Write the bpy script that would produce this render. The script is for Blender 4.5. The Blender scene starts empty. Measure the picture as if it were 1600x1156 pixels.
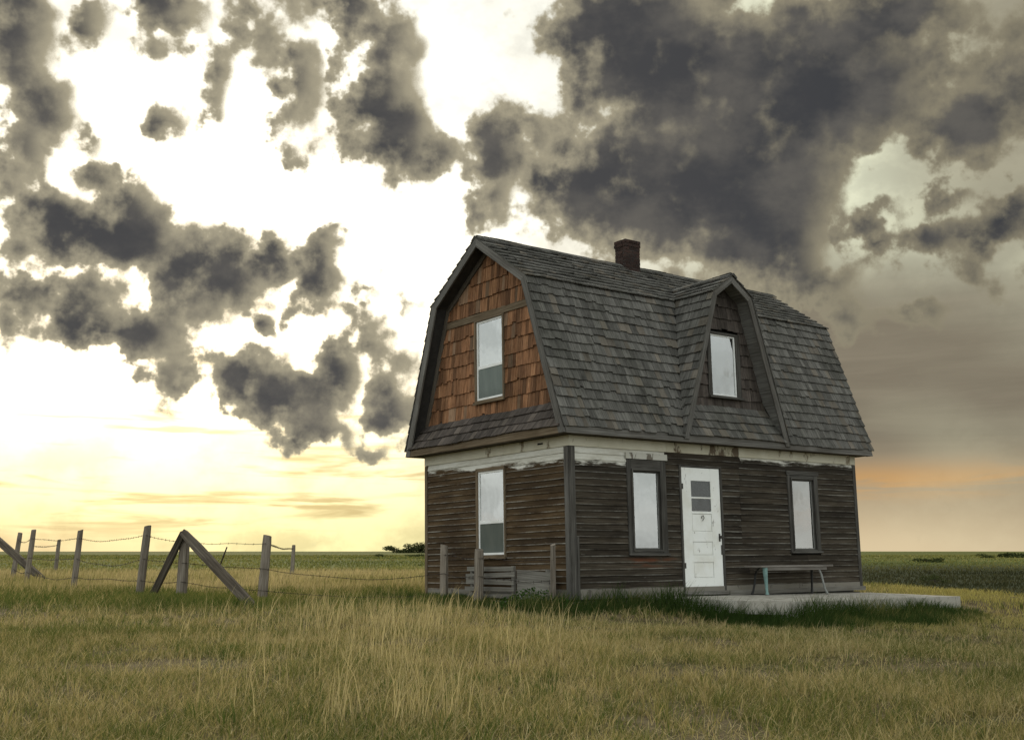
import bpy, math, random
import numpy as np
from mathutils import Matrix, Vector

rng = np.random.default_rng(7)
random.seed(7)
scene = bpy.context.scene
COL = scene.collection

# ---------------------------------------------------------------- camera
cam = bpy.data.cameras.new('camera')
cam.sensor_width = 36.0
cam.lens = 39.97
cam.clip_start = 0.05
cam.clip_end = 20000
camo = bpy.data.objects.new('camera', cam)
COL.objects.link(camo)
EYE = 0.7035
PITCH = 0.15798
camo.location = (0, 0, EYE)
camo.rotation_euler = (math.pi / 2 + PITCH, 0, 0)
scene.camera = camo
scene.view_settings.view_transform = 'Standard'
scene.view_settings.look = 'None'
scene.view_settings.gamma = 1.0
scene.view_settings.use_curve_mapping = False
scene.view_settings.exposure = 0.0
scene.cycles.use_denoising = True
scene.cycles.use_adaptive_sampling = True
scene.cycles.adaptive_threshold = 0.015
scene.cycles.max_bounces = 6
scene.cycles.diffuse_bounces = 2
scene.cycles.glossy_bounces = 2
scene.cycles.transmission_bounces = 3
scene.cycles.transparent_max_bounces = 8


# ---------------------------------------------------------------- node helper
class NT:
    def __init__(self, tree):
        self.t = tree
        tree.nodes.clear()

    def node(self, typ, ins=None, **props):
        n = self.t.nodes.new(typ)
        for k, v in props.items():
            setattr(n, k, v)
        for k, v in (ins or {}).items():
            self.put(n.inputs[k], v)
        return n

    def put(self, sock, v):
        if isinstance(v, bpy.types.NodeSocket):
            self.t.links.new(v, sock)
        elif v is not None:
            if sock.type == 'RGBA' and len(v) == 3:
                v = (*v, 1.0)
            sock.default_value = v

    def m(self, op, a, b=None, c=None, clamp=False):
        n = self.t.nodes.new('ShaderNodeMath')
        n.operation = op
        n.use_clamp = clamp
        self.put(n.inputs[0], a)
        if b is not None:
            self.put(n.inputs[1], b)
        if c is not None:
            self.put(n.inputs[2], c)
        return n.outputs[0]

    def vm(self, op, a, b=None, c=None):
        n = self.t.nodes.new('ShaderNodeVectorMath')
        n.operation = op
        self.put(n.inputs[0], a)
        if b is not None:
            self.put(n.inputs[1], b)
        if c is not None:
            self.put(n.inputs[2], c)
        return n.outputs[1] if op in ('LENGTH', 'DOT_PRODUCT', 'DISTANCE') else n.outputs[0]

    def sstep(self, x, a, b, lo=0.0, hi=1.0):
        n = self.t.nodes.new('ShaderNodeMapRange')
        n.interpolation_type = 'SMOOTHSTEP'
        self.put(n.inputs[0], x)
        n.inputs[1].default_value = a
        n.inputs[2].default_value = b
        n.inputs[3].default_value = lo
        n.inputs[4].default_value = hi
        return n.outputs[0]

    def mix(self, f, a, b, mode='MIX'):
        n = self.t.nodes.new('ShaderNodeMix')
        n.data_type = 'RGBA'
        n.blend_type = mode
        self.put(n.inputs[0], f)
        self.put(n.inputs[6], a)
        self.put(n.inputs[7], b)
        return n.outputs[2]

    def noise(self, vec, scale, detail=4.0, rough=0.55, dist=0.0, color=False):
        n = self.t.nodes.new('ShaderNodeTexNoise')
        if vec is not None:
            self.put(n.inputs['Vector'], vec)
        n.inputs['Scale'].default_value = scale
        n.inputs['Detail'].default_value = detail
        n.inputs['Roughness'].default_value = rough
        n.inputs['Distortion'].default_value = dist
        return n.outputs['Color' if color else 0]

    def ramp(self, f, stops, interp='LINEAR'):
        n = self.t.nodes.new('ShaderNodeValToRGB')
        n.color_ramp.interpolation = interp
        els = n.color_ramp.elements
        while len(els) < len(stops):
            els.new(0.5)
        for e, (p, c) in zip(els, stops):
            e.position = p
            e.color = (c, c, c, 1) if isinstance(c, (int, float)) else (*c, 1)
        self.put(n.inputs[0], f)
        return n.outputs[0]

    def xyz(self, v):
        n = self.t.nodes.new('ShaderNodeSeparateXYZ')
        self.put(n.inputs[0], v)
        return n.outputs

    def cxyz(self, x=0.0, y=0.0, z=0.0):
        n = self.t.nodes.new('ShaderNodeCombineXYZ')
        for i, v in enumerate((x, y, z)):
            self.put(n.inputs[i], v)
        return n.outputs[0]


# ---------------------------------------------------------------- sky
SUN_AZ, SUN_EL = math.radians(-17.0), math.radians(13.0)
SUN = Vector((math.sin(SUN_AZ) * math.cos(SUN_EL), math.cos(SUN_AZ) * math.cos(SUN_EL), math.sin(SUN_EL)))

# cumulus groups of this evening sky: compass azimuth and elevation of each cloud's centre,
# half-width, half-height (all degrees), density
CUMULUS = [
    (-25.07, 23.33, 2.0, 2.52, 1.1), (-23.66, 20.44, 2.0, 1.55, 1), (-24.62, 18.72, 1.29, 1.61, 0.9), (-23.77, 17.97, 0.84, 0.9, 0.8),
    (-24.88, 16.95, 0.77, 0.77, 0.8), (-21.81, 24.32, 1.16, 1.23, 1), (-17.89, 25.32, 2.0, 1.35, 1.05), (-19.06, 25.67, 1.48, 0.77, 0.9),
    (-18.51, 23.14, 0.58, 0.84, 0.45), (-15.46, 22.89, 0.97, 1.35, 0.85), (-15.54, 21.32, 0.71, 0.71, 0.6), (-18.0, 20.56, 1.35, 0.97, 0.8),
    (-20.96, 19.49, 0.58, 0.45, 0.5), (-13.28, 24.65, 1.29, 1.03, 0.62), (-14.06, 23.91, 0.84, 0.84, 0.5), (-11.42, 22.94, 1.29, 2.0, 0.95),
    (-12.0, 20.95, 0.84, 1.23, 0.75), (-11.11, 19.6, 0.97, 0.65, 0.75), (-12.2, 26.32, 2.13, 0.65, 0.95), (-8.71, 26.69, 2.13, 0.65, 0.95),
    (-6.65, 25.1, 2.0, 1.61, 1.05), (-7.1, 22.74, 2.0, 1.94, 1.1), (-5.99, 20.59, 1.87, 1.94, 1.1), (-7.87, 19.71, 1.55, 0.97, 0.95),
    (-5.02, 18.76, 0.9, 0.84, 0.7), (-3.53, 19.85, 0.97, 1.03, 0.9), (-1.01, 19.82, 1.94, 2.19, 1.1), (-1.41, 17.63, 1.48, 1.03, 0.9),
    (1.08, 20.6, 1.29, 1.42, 0.9), (-22.95, 16.25, 1.35, 1.16, 0.95), (-22.01, 15.05, 2.32, 1.48, 1.05), (-19.32, 16.9, 1.35, 1.16, 1),
    (-19.64, 14.61, 3.1, 1.68, 1.2), (-21.16, 17.76, 0.97, 0.71, 0.75), (-18.82, 15.99, 1.29, 0.97, 0.85), (-15.19, 13.29, 2.45, 1.48, 1.15),
    (-16.11, 11.93, 1.42, 0.84, 0.85), (-12.55, 13.87, 1.81, 0.97, 1), (-9.98, 13.3, 1.29, 1.55, 1.1), (-8.01, 13.05, 0.77, 0.65, 0.75),
    (-6.65, 13.53, 0.58, 0.58, 0.6), (-5.72, 12.34, 0.97, 0.58, 0.62), (-8.95, 15.8, 0.65, 0.65, 0.75), (-23.64, 11.75, 2.13, 1.16, 0.95),
    (-21.58, 11.32, 2.77, 1.35, 1.1), (-18.52, 10.12, 2.13, 1.48, 1.1), (-19.86, 10.53, 1.81, 1.03, 1), (-24.25, 9.98, 1.48, 0.84, 0.9),
    (-17.65, 8.76, 1.35, 1.16, 0.95), (-19.49, 9.03, 1.16, 0.52, 0.7), (-24.34, 13.95, 0.97, 0.71, 0.6), (-16.75, 11.24, 1.1, 0.97, 0.9),
    (-14.85, 11.0, 0.71, 0.58, 0.8), (-14.37, 9.81, 0.71, 0.52, 0.7), (-12.46, 11.3, 0.58, 0.71, 0.8), (-13.21, 8.63, 2.13, 1.42, 1.1),
    (-11.4, 7.61, 2.39, 1.61, 1.15), (-10.13, 5.93, 2.06, 0.97, 1.05), (-8.87, 8.5, 1.29, 1.68, 1), (-7.76, 10.5, 1.29, 0.97, 1),
    (-15.55, 8.91, 1.1, 1.16, 0.8), (-11.48, 5.27, 1.42, 0.45, 0.75), (-6.38, 9.25, 1.61, 1.29, 0.62), (-5.98, 6.85, 1.48, 1.42, 0.9),
    (-6.91, 5.09, 1.1, 0.39, 0.75), (-17.1, 7.11, 0.84, 0.39, 0.85), (-15.69, 7.23, 0.77, 0.42, 0.85),
    (-7.22, 4.57, 1.1, 0.39, 0.8),
    (4.46, 26.13, 2.58, 2.13, 1.0), (7.17, 25.72, 3.87, 2.9, 1.2), (4.25, 23.45, 1.81, 1.68, 1), (7.78, 23.01, 4.19, 3.55, 1.3),
    (11.43, 23.09, 4.19, 3.55, 1.3), (14.62, 21.94, 4.84, 3.55, 1.3), (17.92, 21.9, 3.55, 2.9, 1.15), (6.7, 19.23, 4.52, 2.9, 1.3),
    (3.18, 18.23, 2.45, 2.39, 1.2), (9.95, 17.69, 5.16, 3.23, 1.3), (13.36, 18.41, 3.87, 2.77, 1.3), (11.48, 15.12, 3.87, 2.26, 1.2),
    (6.31, 16.43, 4.19, 1.48, 1.1), (14.13, 16.36, 1.81, 2.77, 1.1), (14.16, 14.03, 1.48, 1.81, 1), (16.66, 24.66, 2.58, 1.61, 1.0),
    (20.41, 25.04, 3.55, 1.29, 1.15), (22.45, 24.17, 1.94, 0.77, 0.8), (17.5, 19.72, 1.61, 1.16, 0.8), (22.32, 22.21, 1.29, 1.1, 0.7),
    (22.9, 19.97, 2.58, 2.06, 1), (25.15, 20.64, 1.81, 2.26, 0.9), (15.47, 12.77, 1.81, 1.1, 0.85), (18.02, 14.93, 1.68, 0.9, 0.9),
    (20.83, 14.69, 1.35, 1.03, 0.95), (18.98, 16.18, 1.03, 0.58, 0.75), (21.74, 16.74, 1.16, 0.71, 0.8), (23.64, 15.2, 1.94, 1.1, 0.85),
    (24.92, 15.85, 1.1, 0.77, 0.8), (16.61, 10.85, 1.94, 0.77, 0.5), (20.17, 10.87, 1.48, 0.71, 0.5), (20.17, 18.7, 1.1, 0.45, 0.5),
    (-5.87, 9.58, 1.94, 3.55, 0.1), (-1.03, 25.3, 2.58, 2.58, 0.02), (-17.28, 5.97, 4.19, 0.65, 0.08), (-21.99, 7.74, 2.58, 0.97, 0.02),
    (-21.11, 2.24, 5.16, 0.45, 0.1), (-14.73, 2.17, 4.52, 0.39, 0.02), (24.43, 23.29, 2.26, 1.94, 0.18),
]
# clear lanes between them
LANES = [
    (-12.54, 17.85, 4.84, 2.26, -1.0), (-7.97, 17.16, 4.19, 1.61, -1.0), (-20.51, 21.88, 1.94, 2.58, -0.8), (-2.05, 24.1, 1.94, 2.58, -1.0),
    (17.84, 17.44, 1.94, 1.29, -0.8), (-21.68, 7.16, 6.13, 1.94, -0.9), (-15.76, 5.24, 5.16, 0.97, -0.8), (-5.3, 15.35, 2.9, 1.94, -1.0),
    (-8.93, 3.16, 6.45, 1.29, -0.8), (-13.68, 22.61, 1.61, 1.29, -0.2), (-20.03, 3.01, 7.1, 1.94, -0.8), (-8.83, 25.04, 1.1, 1.94, -0.35),
]

world = bpy.data.worlds.new('World')
scene.world = world
world.use_nodes = True
w = NT(world.node_tree)
DIR = w.node('ShaderNodeTexCoord').outputs['Generated']
dx, dy, dz = w.xyz(DIR)[0:3]
AZ = w.m('ARCTAN2', dx, dy)
EL = w.m('ARCSINE', dz)
warp = w.noise(DIR, 34.0, 4.0, 0.58, color=True)
wv = w.vm('MULTIPLY_ADD', warp, (0.050, 0.058, 0.050), (-0.025, -0.029, -0.025))
wx, wy, _ = w.xyz(wv)[0:3]
QA, QE = w.m('ADD', AZ, wx), w.m('ADD', EL, wy)


def cloud_density(az, el):
    d = neg = 0.0
    for ca, ce, rx, ry, amp in CUMULUS + LANES:
        k = math.radians(1.42)
        ca, ce = math.radians(ca), math.radians(ce)
        v = max(0.0, 1 - math.hypot((az - ca) / (rx * k), (el - ce) / (ry * k)))
        if amp < 0:
            neg += amp * 0.35 * v
        else:
            d += ((amp * 1.2 + 0.12) * v) ** 3.5
    return max(-1.0, min(1.6, d ** (1 / 3.5) + neg))


# latitude bands of the cloud field: three bands to a colour ramp, two ramps round the frame's width
NROW, EL0, EL1, AZ0, AZ1, NST = 33, 0.02, 0.53, -0.50, 0.50, 31
dEL = (EL1 - EL0) / (NROW - 1)
facL = w.m('MULTIPLY_ADD', QA, 2 / (AZ1 - AZ0), -AZ0 * 2 / (AZ1 - AZ0), clamp=True)
facR = w.m('MULTIPLY_ADD', QA, 2 / (AZ1 - AZ0), 0.0, clamp=True)
isR = w.m('GREATER_THAN', QA, 0.0)
EV = w.cxyz(QE, QE, QE)
acc = None
for r in range(0, NROW, 3):
    cols = []
    for half in (0, 1):
        stops = []
        for i in range(NST):
            f = i / (NST - 1)
            az = AZ0 + (f + half) * (AZ1 - AZ0) / 2
            fade = min(1.0, (0.5 - abs(az)) / 0.04)
            stops.append((f, tuple((cloud_density(az, EL0 + (r + j) * dEL) * fade + 1) / 3 for j in range(3))))
        cols.append(w.ramp(facL if half == 0 else facR, stops))
    c = w.mix(isR, cols[0], cols[1])
    c = w.vm('MULTIPLY_ADD', c, (3, 3, 3), (-1, -1, -1))
    hat = w.vm('ABSOLUTE', w.vm('MULTIPLY_ADD', EV, (1 / dEL,) * 3, tuple(-(EL0 / dEL + r + j) for j in range(3))))
    hat = w.vm('MAXIMUM', w.vm('SUBTRACT', (1, 1, 1), hat), (0, 0, 0))
    v = w.vm('DOT_PRODUCT', c, hat)
    acc = v if acc is None else w.m('ADD', acc, v)
edge = w.noise(DIR, 34.0, 7.0, 0.52)
field = w.noise(w.vm('MULTIPLY', DIR, (1, 1, 2.4)), 3.6, 2.0, 0.5)
gen = w.m('MULTIPLY', w.m('SUBTRACT', field, 0.585), 2.8)
gen = w.m('MULTIPLY', w.m('MAXIMUM', gen, 0.0), w.sstep(EL, 0.05, 0.20))
body = w.m('ADD', acc, gen)
D = w.m('MULTIPLY_ADD', w.m('MULTIPLY_ADD', edge, 2.2, -1.13), w.sstep(body, -0.15, 0.22, 0.25, 1.0), body)

# clear sky: Nishita daylight + the bright veil of high thin cloud round the low sun
nish = w.node('ShaderNodeTexSky', sky_type='NISHITA', sun_disc=False, sun_elevation=SUN_EL, sun_rotation=SUN_AZ,
              air_density=1.2, dust_density=1.5, ozone_density=1.0)
cosang = w.vm('DOT_PRODUCT', DIR, tuple(SUN))
bright = w.ramp(w.m('MULTIPLY_ADD', cosang, 0.5, 0.5, clamp=True),
                [(0.0, 0.72), (0.55, 0.70), (0.84, 0.57), (0.93, 0.46), (0.965, 0.50), (0.985, 0.60), (1.0, 0.72)], 'EASE')
tone = w.mix(w.sstep(cosang, 0.45, 0.93), (0.90, 0.94, 0.92), (1.0, 0.985, 0.86))
low = w.sstep(EL, 0.0, 0.17, 1.0, 0.0)
tone = w.mix(w.m('MULTIPLY', low, w.sstep(cosang, 0.60, 0.9)), tone, (0.90, 0.86, 0.45))
streak_v = w.vm('MULTIPLY', DIR, (2.2, 2.2, 26.0))
streak = w.noise(streak_v, 2.6, 4.0, 0.6, 0.5)
lowband = w.m('MULTIPLY', w.sstep(EL, 0.0, 0.03), w.sstep(EL, 0.17, 0.24, 1.0, 0.0))
tone = w.mix(w.m('MULTIPLY', w.sstep(streak, 0.50, 0.68), w.m('MULTIPLY', w.m('MULTIPLY', lowband, w.sstep(cosang, 0.55, 0.88)), 0.9)), tone, (0.33, 0.30, 0.155))
pink = w.m('MULTIPLY', w.sstep(EL, 0.0, 0.035, 1.0, 0.0), w.sstep(AZ, -0.42, -0.20, 1.0, 0.0))
tone = w.mix(w.m('MULTIPLY', pink, 0.55), tone, (0.66, 0.44, 0.28))
billow = w.noise(w.vm('MULTIPLY', DIR, (1, 1, 1.4)), 13.0, 5.0, 0.6)
thin = w.m('MULTIPLY', bright, w.sstep(billow, 0.34, 0.60, 1.30, 1.85))
tone = w.mix(w.m('MULTIPLY', w.sstep(AZ, 0.02, 0.25), w.sstep(AZ, 0.6, 1.1, 1.0, 0.0)), tone, (0.95, 0.95, 0.66))
clear = w.mix(1.0, tone, w.cxyz(thin, thin, thin), 'MULTIPLY')
nk = w.mix(1.0, nish.outputs[0], (0.025, 0.025, 0.025), 'MULTIPLY')

# grey-brown curtain of rain cloud over the right-hand (north) sky, open at the horizon
veil = w.m('MULTIPLY', w.sstep(AZ, -0.06, 0.22), w.sstep(AZ, 1.2, 1.9, 1.0, 0.0))
gap_n = field
veil_lo = w.m('MULTIPLY', w.sstep(EL, 0.045, 0.10), w.sstep(EL, 0.20, 0.36, 1.0, 0.85))
veil_c = w.mix(streak, (0.150, 0.126, 0.092), (0.26, 0.22, 0.16))
glowband = w.m('MULTIPLY', w.sstep(EL, 0.035, 0.06), w.sstep(EL, 0.06, 0.085, 1.0, 0.0))
glowband = w.m('MULTIPLY', glowband, w.sstep(streak, 0.35, 0.6))
hz = w.mix(glowband, w.mix(w.sstep(EL, 0.0, 0.05), (0.70, 0.55, 0.34), (0.42, 0.32, 0.20)), (0.62, 0.34, 0.12))
hz = w.mix(w.sstep(AZ, 0.33, 0.50), hz, w.mix(1.0, hz, (0.72, 0.70, 0.70), 'MULTIPLY'))
veil_all = w.mix(veil_lo, hz, veil_c)
VF = w.m('MULTIPLY', w.m('MULTIPLY', veil, w.sstep(gap_n, 0.50, 0.66, 0.97, 0.85)), w.m('MAXIMUM', w.sstep(EL, 0.20, 0.29, 1.0, 0.12), w.sstep(AZ, 0.26, 0.42, 0.0, 0.80)))
nk = w.mix(w.m('MULTIPLY', low, 0.85), nk, (0, 0, 0))
clear = w.mix(VF, w.mix(1.0, clear, nk, 'ADD'), veil_all)

dark = w.mix(w.sstep(billow, 0.34, 0.70), (0.050, 0.052, 0.057), (0.120, 0.113, 0.101))
sunny = w.sstep(cosang, 0.80, 0.97)
dark = w.mix(w.m('MULTIPLY', sunny, 0.12), dark, (0.19, 0.172, 0.150))
rim = w.mix(sunny, (0.27, 0.24, 0.165), (0.46, 0.41, 0.285))
clear = w.mix(w.sstep(EL, -0.02, -0.005), (0.12, 0.11, 0.06), clear)

skycol = w.mix(w.sstep(D, 0.13, 0.50), clear, w.mix(w.sstep(D, 0.20, 1.25), rim, dark))
out = w.node('ShaderNodeOutputWorld', {'Surface': w.node('ShaderNodeBackground', {'Color': skycol, 'Strength': 1.0}).outputs[0]})
world.cycles.sampling_method = 'MANUAL'
world.cycles.sample_map_resolution = 512

# ---------------------------------------------------------------- sun (veiled by cloud)
sl = bpy.data.lights.new('sun', 'SUN')
sl.energy = 1.5
sl.angle = math.radians(16)
sl.color = (1.0, 0.86, 0.62)
so = bpy.data.objects.new('sun', sl)
COL.objects.link(so)
so.rotation_euler = SUN.to_track_quat('Z', 'Y').to_euler()


# ================================================================ materials
def material(name):
    m = bpy.data.materials.new(name)
    m.use_nodes = True
    return m, NT(m.node_tree)


def finish(n, color, rough=0.85, spec=0.25, bump=None, bstr=0.4, bdist=0.01, metal=0.0):
    ins = {'Base Color': color, 'Roughness': rough, 'Specular IOR Level': spec, 'Metallic': metal}
    if bump is not None:
        ins['Normal'] = n.node('ShaderNodeBump', {'Height': bump, 'Strength': bstr, 'Distance': bdist}).outputs[0]
    p = n.node('ShaderNodeBsdfPrincipled', ins)
    n.node('ShaderNodeOutputMaterial', {'Surface': p.outputs[0]})


def uv(n):
    return n.node('ShaderNodeTexCoord').outputs['UV']


def objc(n):
    return n.node('ShaderNodeTexCoord').outputs['Object']


def rnd_of(n):
    """a stable random number for each piece"""
    a = n.node('ShaderNodeAttribute', attribute_name='rnd').outputs['Fac']
    b = n.node('ShaderNodeObjectInfo').outputs['Random']
    return n.m('FRACT', n.m('ADD', a, n.m('MULTIPLY', b, 7.31)))


def wood_grain(n, along='x', fine=1.0):
    """(grain 0..1, rnd) from the UV laid along the piece in metres"""
    u, v, _ = n.xyz(uv(n))[0:3]
    r = rnd_of(n)
    off = n.m('MULTIPLY', r, 37.0)
    if along == 'x':
        vec = n.cxyz(n.m('MULTIPLY', u, 1.6), n.m('MULTIPLY', v, 60.0 * fine), off)
    else:
        vec = n.cxyz(n.m('MULTIPLY', u, 60.0 * fine), n.m('MULTIPLY', v, 2.2), off)
    return n.noise(vec, 1.0, 4.0, 0.6, 0.3), r


def mat_wood(name, dark, mid, light, along='x', var=0.5, rough=0.9, fine=1.0, bstr=0.5):
    m, n = material(name)
    g, r = wood_grain(n, along, fine)
    c = n.ramp(g, [(0.25, dark), (0.5, mid), (0.75, light)])
    k = n.m('MULTIPLY_ADD', r, var, 1 - var / 2)
    c = n.mix(1.0, c, n.cxyz(k, k, k), 'MULTIPLY')
    big = n.noise(objc(n), 1.7, 3.0, 0.5)
    c = n.mix(n.sstep(big, 0.40, 0.68, 0.0, 0.45), c, n.mix(1.0, c, (0.55, 0.50, 0.45), 'MULTIPLY'))
    finish(n, c, rough, 0.2, g, bstr, 0.004)
    return m


def mat_shingle(name, dark, mid, light, odd, var=0.75, moss=0.0):
    m, n = material(name)
    g, r = wood_grain(n, 'y', 1.0)
    u, v, _ = n.xyz(uv(n))[0:3]
    c = n.ramp(g, [(0.22, dark), (0.5, mid), (0.78, light)])
    c = n.mix(n.m('MULTIPLY', n.m('GREATER_THAN', n.m('FRACT', n.m('MULTIPLY', r, 13.7)), 0.88), 0.40), c, odd)
    k = n.m('MULTIPLY_ADD', r, var, 1 - var / 2)
    c = n.mix(1.0, c, n.cxyz(k, k, k), 'MULTIPLY')
    blot = n.noise(n.cxyz(n.m('MULTIPLY', u, 9.0), n.m('MULTIPLY', v, 6.0), n.m('MULTIPLY', r, 51.0)), 1.0, 3.0, 0.6)
    c = n.mix(n.sstep(blot, 0.48, 0.72, 0.0, 0.55), c, n.mix(1.0, c, (0.45, 0.44, 0.42), 'MULTIPLY'))
    pos = n.node('ShaderNodeNewGeometry').outputs['Position']
    st = n.noise(n.vm('MULTIPLY', pos, (1.5, 1.5, 0.45)), 1.0, 5.0, 0.6)
    c = n.mix(n.sstep(st, 0.44, 0.66, 0.0, 0.55), c, n.mix(1.0, c, (0.52, 0.53, 0.48), 'MULTIPLY'))
    c = n.mix(n.sstep(st, 0.42, 0.28, 0.0, 0.30), c, n.mix(1.0, c, (1.35, 1.32, 1.25), 'MULTIPLY'))
    finish(n, c, 0.9, 0.2, g, 0.6, 0.004)
    return m


M = {}
M['shingle'] = mat_shingle('weathered_roof_shingle', (0.045, 0.043, 0.038), (0.112, 0.108, 0.097), (0.20, 0.192, 0.17), (0.19, 0.155, 0.115), 0.58)
M['cedar'] = mat_shingle('cedar_wall_shingle', (0.050, 0.021, 0.010), (0.205, 0.098, 0.047), (0.42, 0.245, 0.135), (0.25, 0.20, 0.14), 1.0)
M['skirt'] = mat_shingle('dark_stained_shingle', (0.028, 0.024, 0.021), (0.075, 0.062, 0.053), (0.135, 0.112, 0.095), (0.17, 0.14, 0.115), 0.6)
M['trim'] = mat_wood('grey_weathered_trim', (0.062, 0.058, 0.051), (0.138, 0.131, 0.117), (0.225, 0.216, 0.197), 'x', 0.35)
M['casing'] = mat_wood('brown_weathered_casing', (0.075, 0.052, 0.030), (0.165, 0.125, 0.080), (0.27, 0.215, 0.145), 'x', 0.3)
M['greycasing'] = mat_wood('grey_weathered_casing', (0.030, 0.028, 0.024), (0.070, 0.066, 0.058), (0.145, 0.138, 0.122), 'x', 0.3)
M['post'] = mat_wood('weathered_fence_post', (0.075, 0.060, 0.045), (0.19, 0.162, 0.128), (0.32, 0.285, 0.235), 'y', 0.4, bstr=0.8)
M['brace'] = mat_wood('dark_brace_timber', (0.030, 0.024, 0.017), (0.080, 0.066, 0.049), (0.155, 0.132, 0.10), 'x', 0.3, bstr=0.8)
M['slat'] = mat_wood('grey_slat_wood', (0.09, 0.085, 0.072), (0.185, 0.175, 0.150), (0.29, 0.275, 0.24), 'x', 0.4)
M['soffit'] = mat_wood('dark_soffit_board', (0.055, 0.045, 0.035), (0.105, 0.09, 0.07), (0.16, 0.14, 0.115), 'x', 0.3)
M['palesoffit'] = mat_wood('pale_worn_soffit', (0.10, 0.098, 0.088), (0.19, 0.187, 0.172), (0.33, 0.325, 0.30), 'x', 0.3)
M['seat'] = mat_wood('bench_plank', (0.10, 0.09, 0.078), (0.20, 0.185, 0.165), (0.30, 0.28, 0.25), 'x', 0.2)


def mat_siding(name, dark, mid, light, front):
    """bare clapboard with the white paint that survives under the eaves and along the laps"""
    m, n = material(name)
    g, r = wood_grain(n, 'x', 1.2)
    u, v, _ = n.xyz(uv(n))[0:3]
    ox_, oy_, oz_ = n.xyz(objc(n))[0:3]
    c = n.ramp(g, [(0.22, dark), (0.5, mid), (0.80, light)])
    k = n.m('MULTIPLY_ADD', r, 0.7, 0.65)
    c = n.mix(1.0, c, n.cxyz(k, k, k), 'MULTIPLY')
    blot = n.noise(n.vm('MULTIPLY', objc(n), (0.9, 0.9, 2.4)), 1.6, 4.0, 0.6)
    c = n.mix(n.sstep(blot, 0.42, 0.66, 0.0, 0.7), c, n.mix(1.0, c, (0.50, 0.46, 0.44), 'MULTIPLY'))
    if front:
        rust = n.noise(n.vm('MULTIPLY', objc(n), (1.2, 1.0, 7.0)), 1.3, 3.0, 0.5)
        near = n.m('MULTIPLY', n.sstep(oz_, 0.42, 0.50), n.sstep(oz_, 0.56, 0.62, 1.0, 0.0))
        near = n.m('MULTIPLY', near, n.m('MULTIPLY', n.sstep(ox_, 0.95, 1.3), n.sstep(ox_, 2.1, 2.4, 1.0, 0.0)))
        c = n.mix(n.m('MULTIPLY', near, n.sstep(rust, 0.42, 0.6)), c, (0.11, 0.042, 0.02))
    # thin line of old white paint caught on the lower lip of the board
    pn = n.noise(n.cxyz(n.m('MULTIPLY', u, 0.9), n.m('MULTIPLY', r, 91.0), 0.0), 1.0, 6.0, 0.72)
    lip = n.m('MULTIPLY', n.sstep(v, 0.008, 0.018, 1.0, 0.0), n.sstep(pn, 0.38, 0.72))
    flk = n.m('MULTIPLY', n.sstep(n.noise(n.cxyz(n.m('MULTIPLY', u, 7.0), n.m('MULTIPLY', v, 30.0), n.m('MULTIPLY', r, 17.0)), 1.0, 5.0, 0.65), 0.64, 0.72), 0.10)
    # sheltered band
    if front:
        thr = n.ramp(n.m('DIVIDE', ox_, 7.1), [(0.0, 0.205), (0.15, 0.208), (0.285, 0.222), (0.30, 0.30), (0.53, 0.30), (0.545, 0.226), (1.0, 0.228)])
    else:
        thr = n.ramp(n.m('DIVIDE', oy_, 4.02), [(0.0, 0.207), (0.3, 0.209), (1.0, 0.2175)])
    thr = n.m('MULTIPLY', n.xyz(thr)[0], 10.0)
    pb = n.noise(n.vm('MULTIPLY', objc(n), (1.5, 1.5, 9.0)), 1.0, 7.0, 0.72)
    band = n.sstep(n.m('ADD', n.m('SUBTRACT', oz_, thr), n.m('MULTIPLY_ADD', pb, 0.50, -0.25)), -0.03, 0.05)
    f = n.m('MAXIMUM', n.m('MULTIPLY', lip, 0.30 if front else 0.46), n.m('MAXIMUM', band, flk))
    white = n.mix(n.sstep(pb, 0.35, 0.65), (0.52, 0.50, 0.42), (0.70, 0.69, 0.62))
    c = n.mix(f, c, white)
    finish(n, c, 0.88, 0.2, g, 0.6, 0.004)
    return m


M['siding_gable'] = mat_siding('gable_clapboard', (0.024, 0.014, 0.006), (0.062, 0.039, 0.018), (0.115, 0.078, 0.042), False)
M['siding_front'] = mat_siding('front_clapboard', (0.014, 0.010, 0.006), (0.040, 0.032, 0.022), (0.100, 0.084, 0.062), True)


def mat_paint(name, col, under, amount, rough=0.6, scale=6.0):
    m, n = material(name)
    o = objc(n)
    p = n.noise(n.vm('MULTIPLY', o, (1.0, 1.0, 0.45)), scale, 8.0, 0.72)
    f = n.sstep(p, amount, amount + 0.06)
    d = n.noise(o, 2.3, 4.0, 0.6)
    c = n.mix(n.sstep(d, 0.38, 0.72, 0.0, 0.5), col, n.mix(1.0, col, (0.74, 0.71, 0.62), 'MULTIPLY'))
    c = n.mix(f, c, under)
    finish(n, c, rough, 0.3, p, 0.25, 0.004)
    return m


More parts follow.
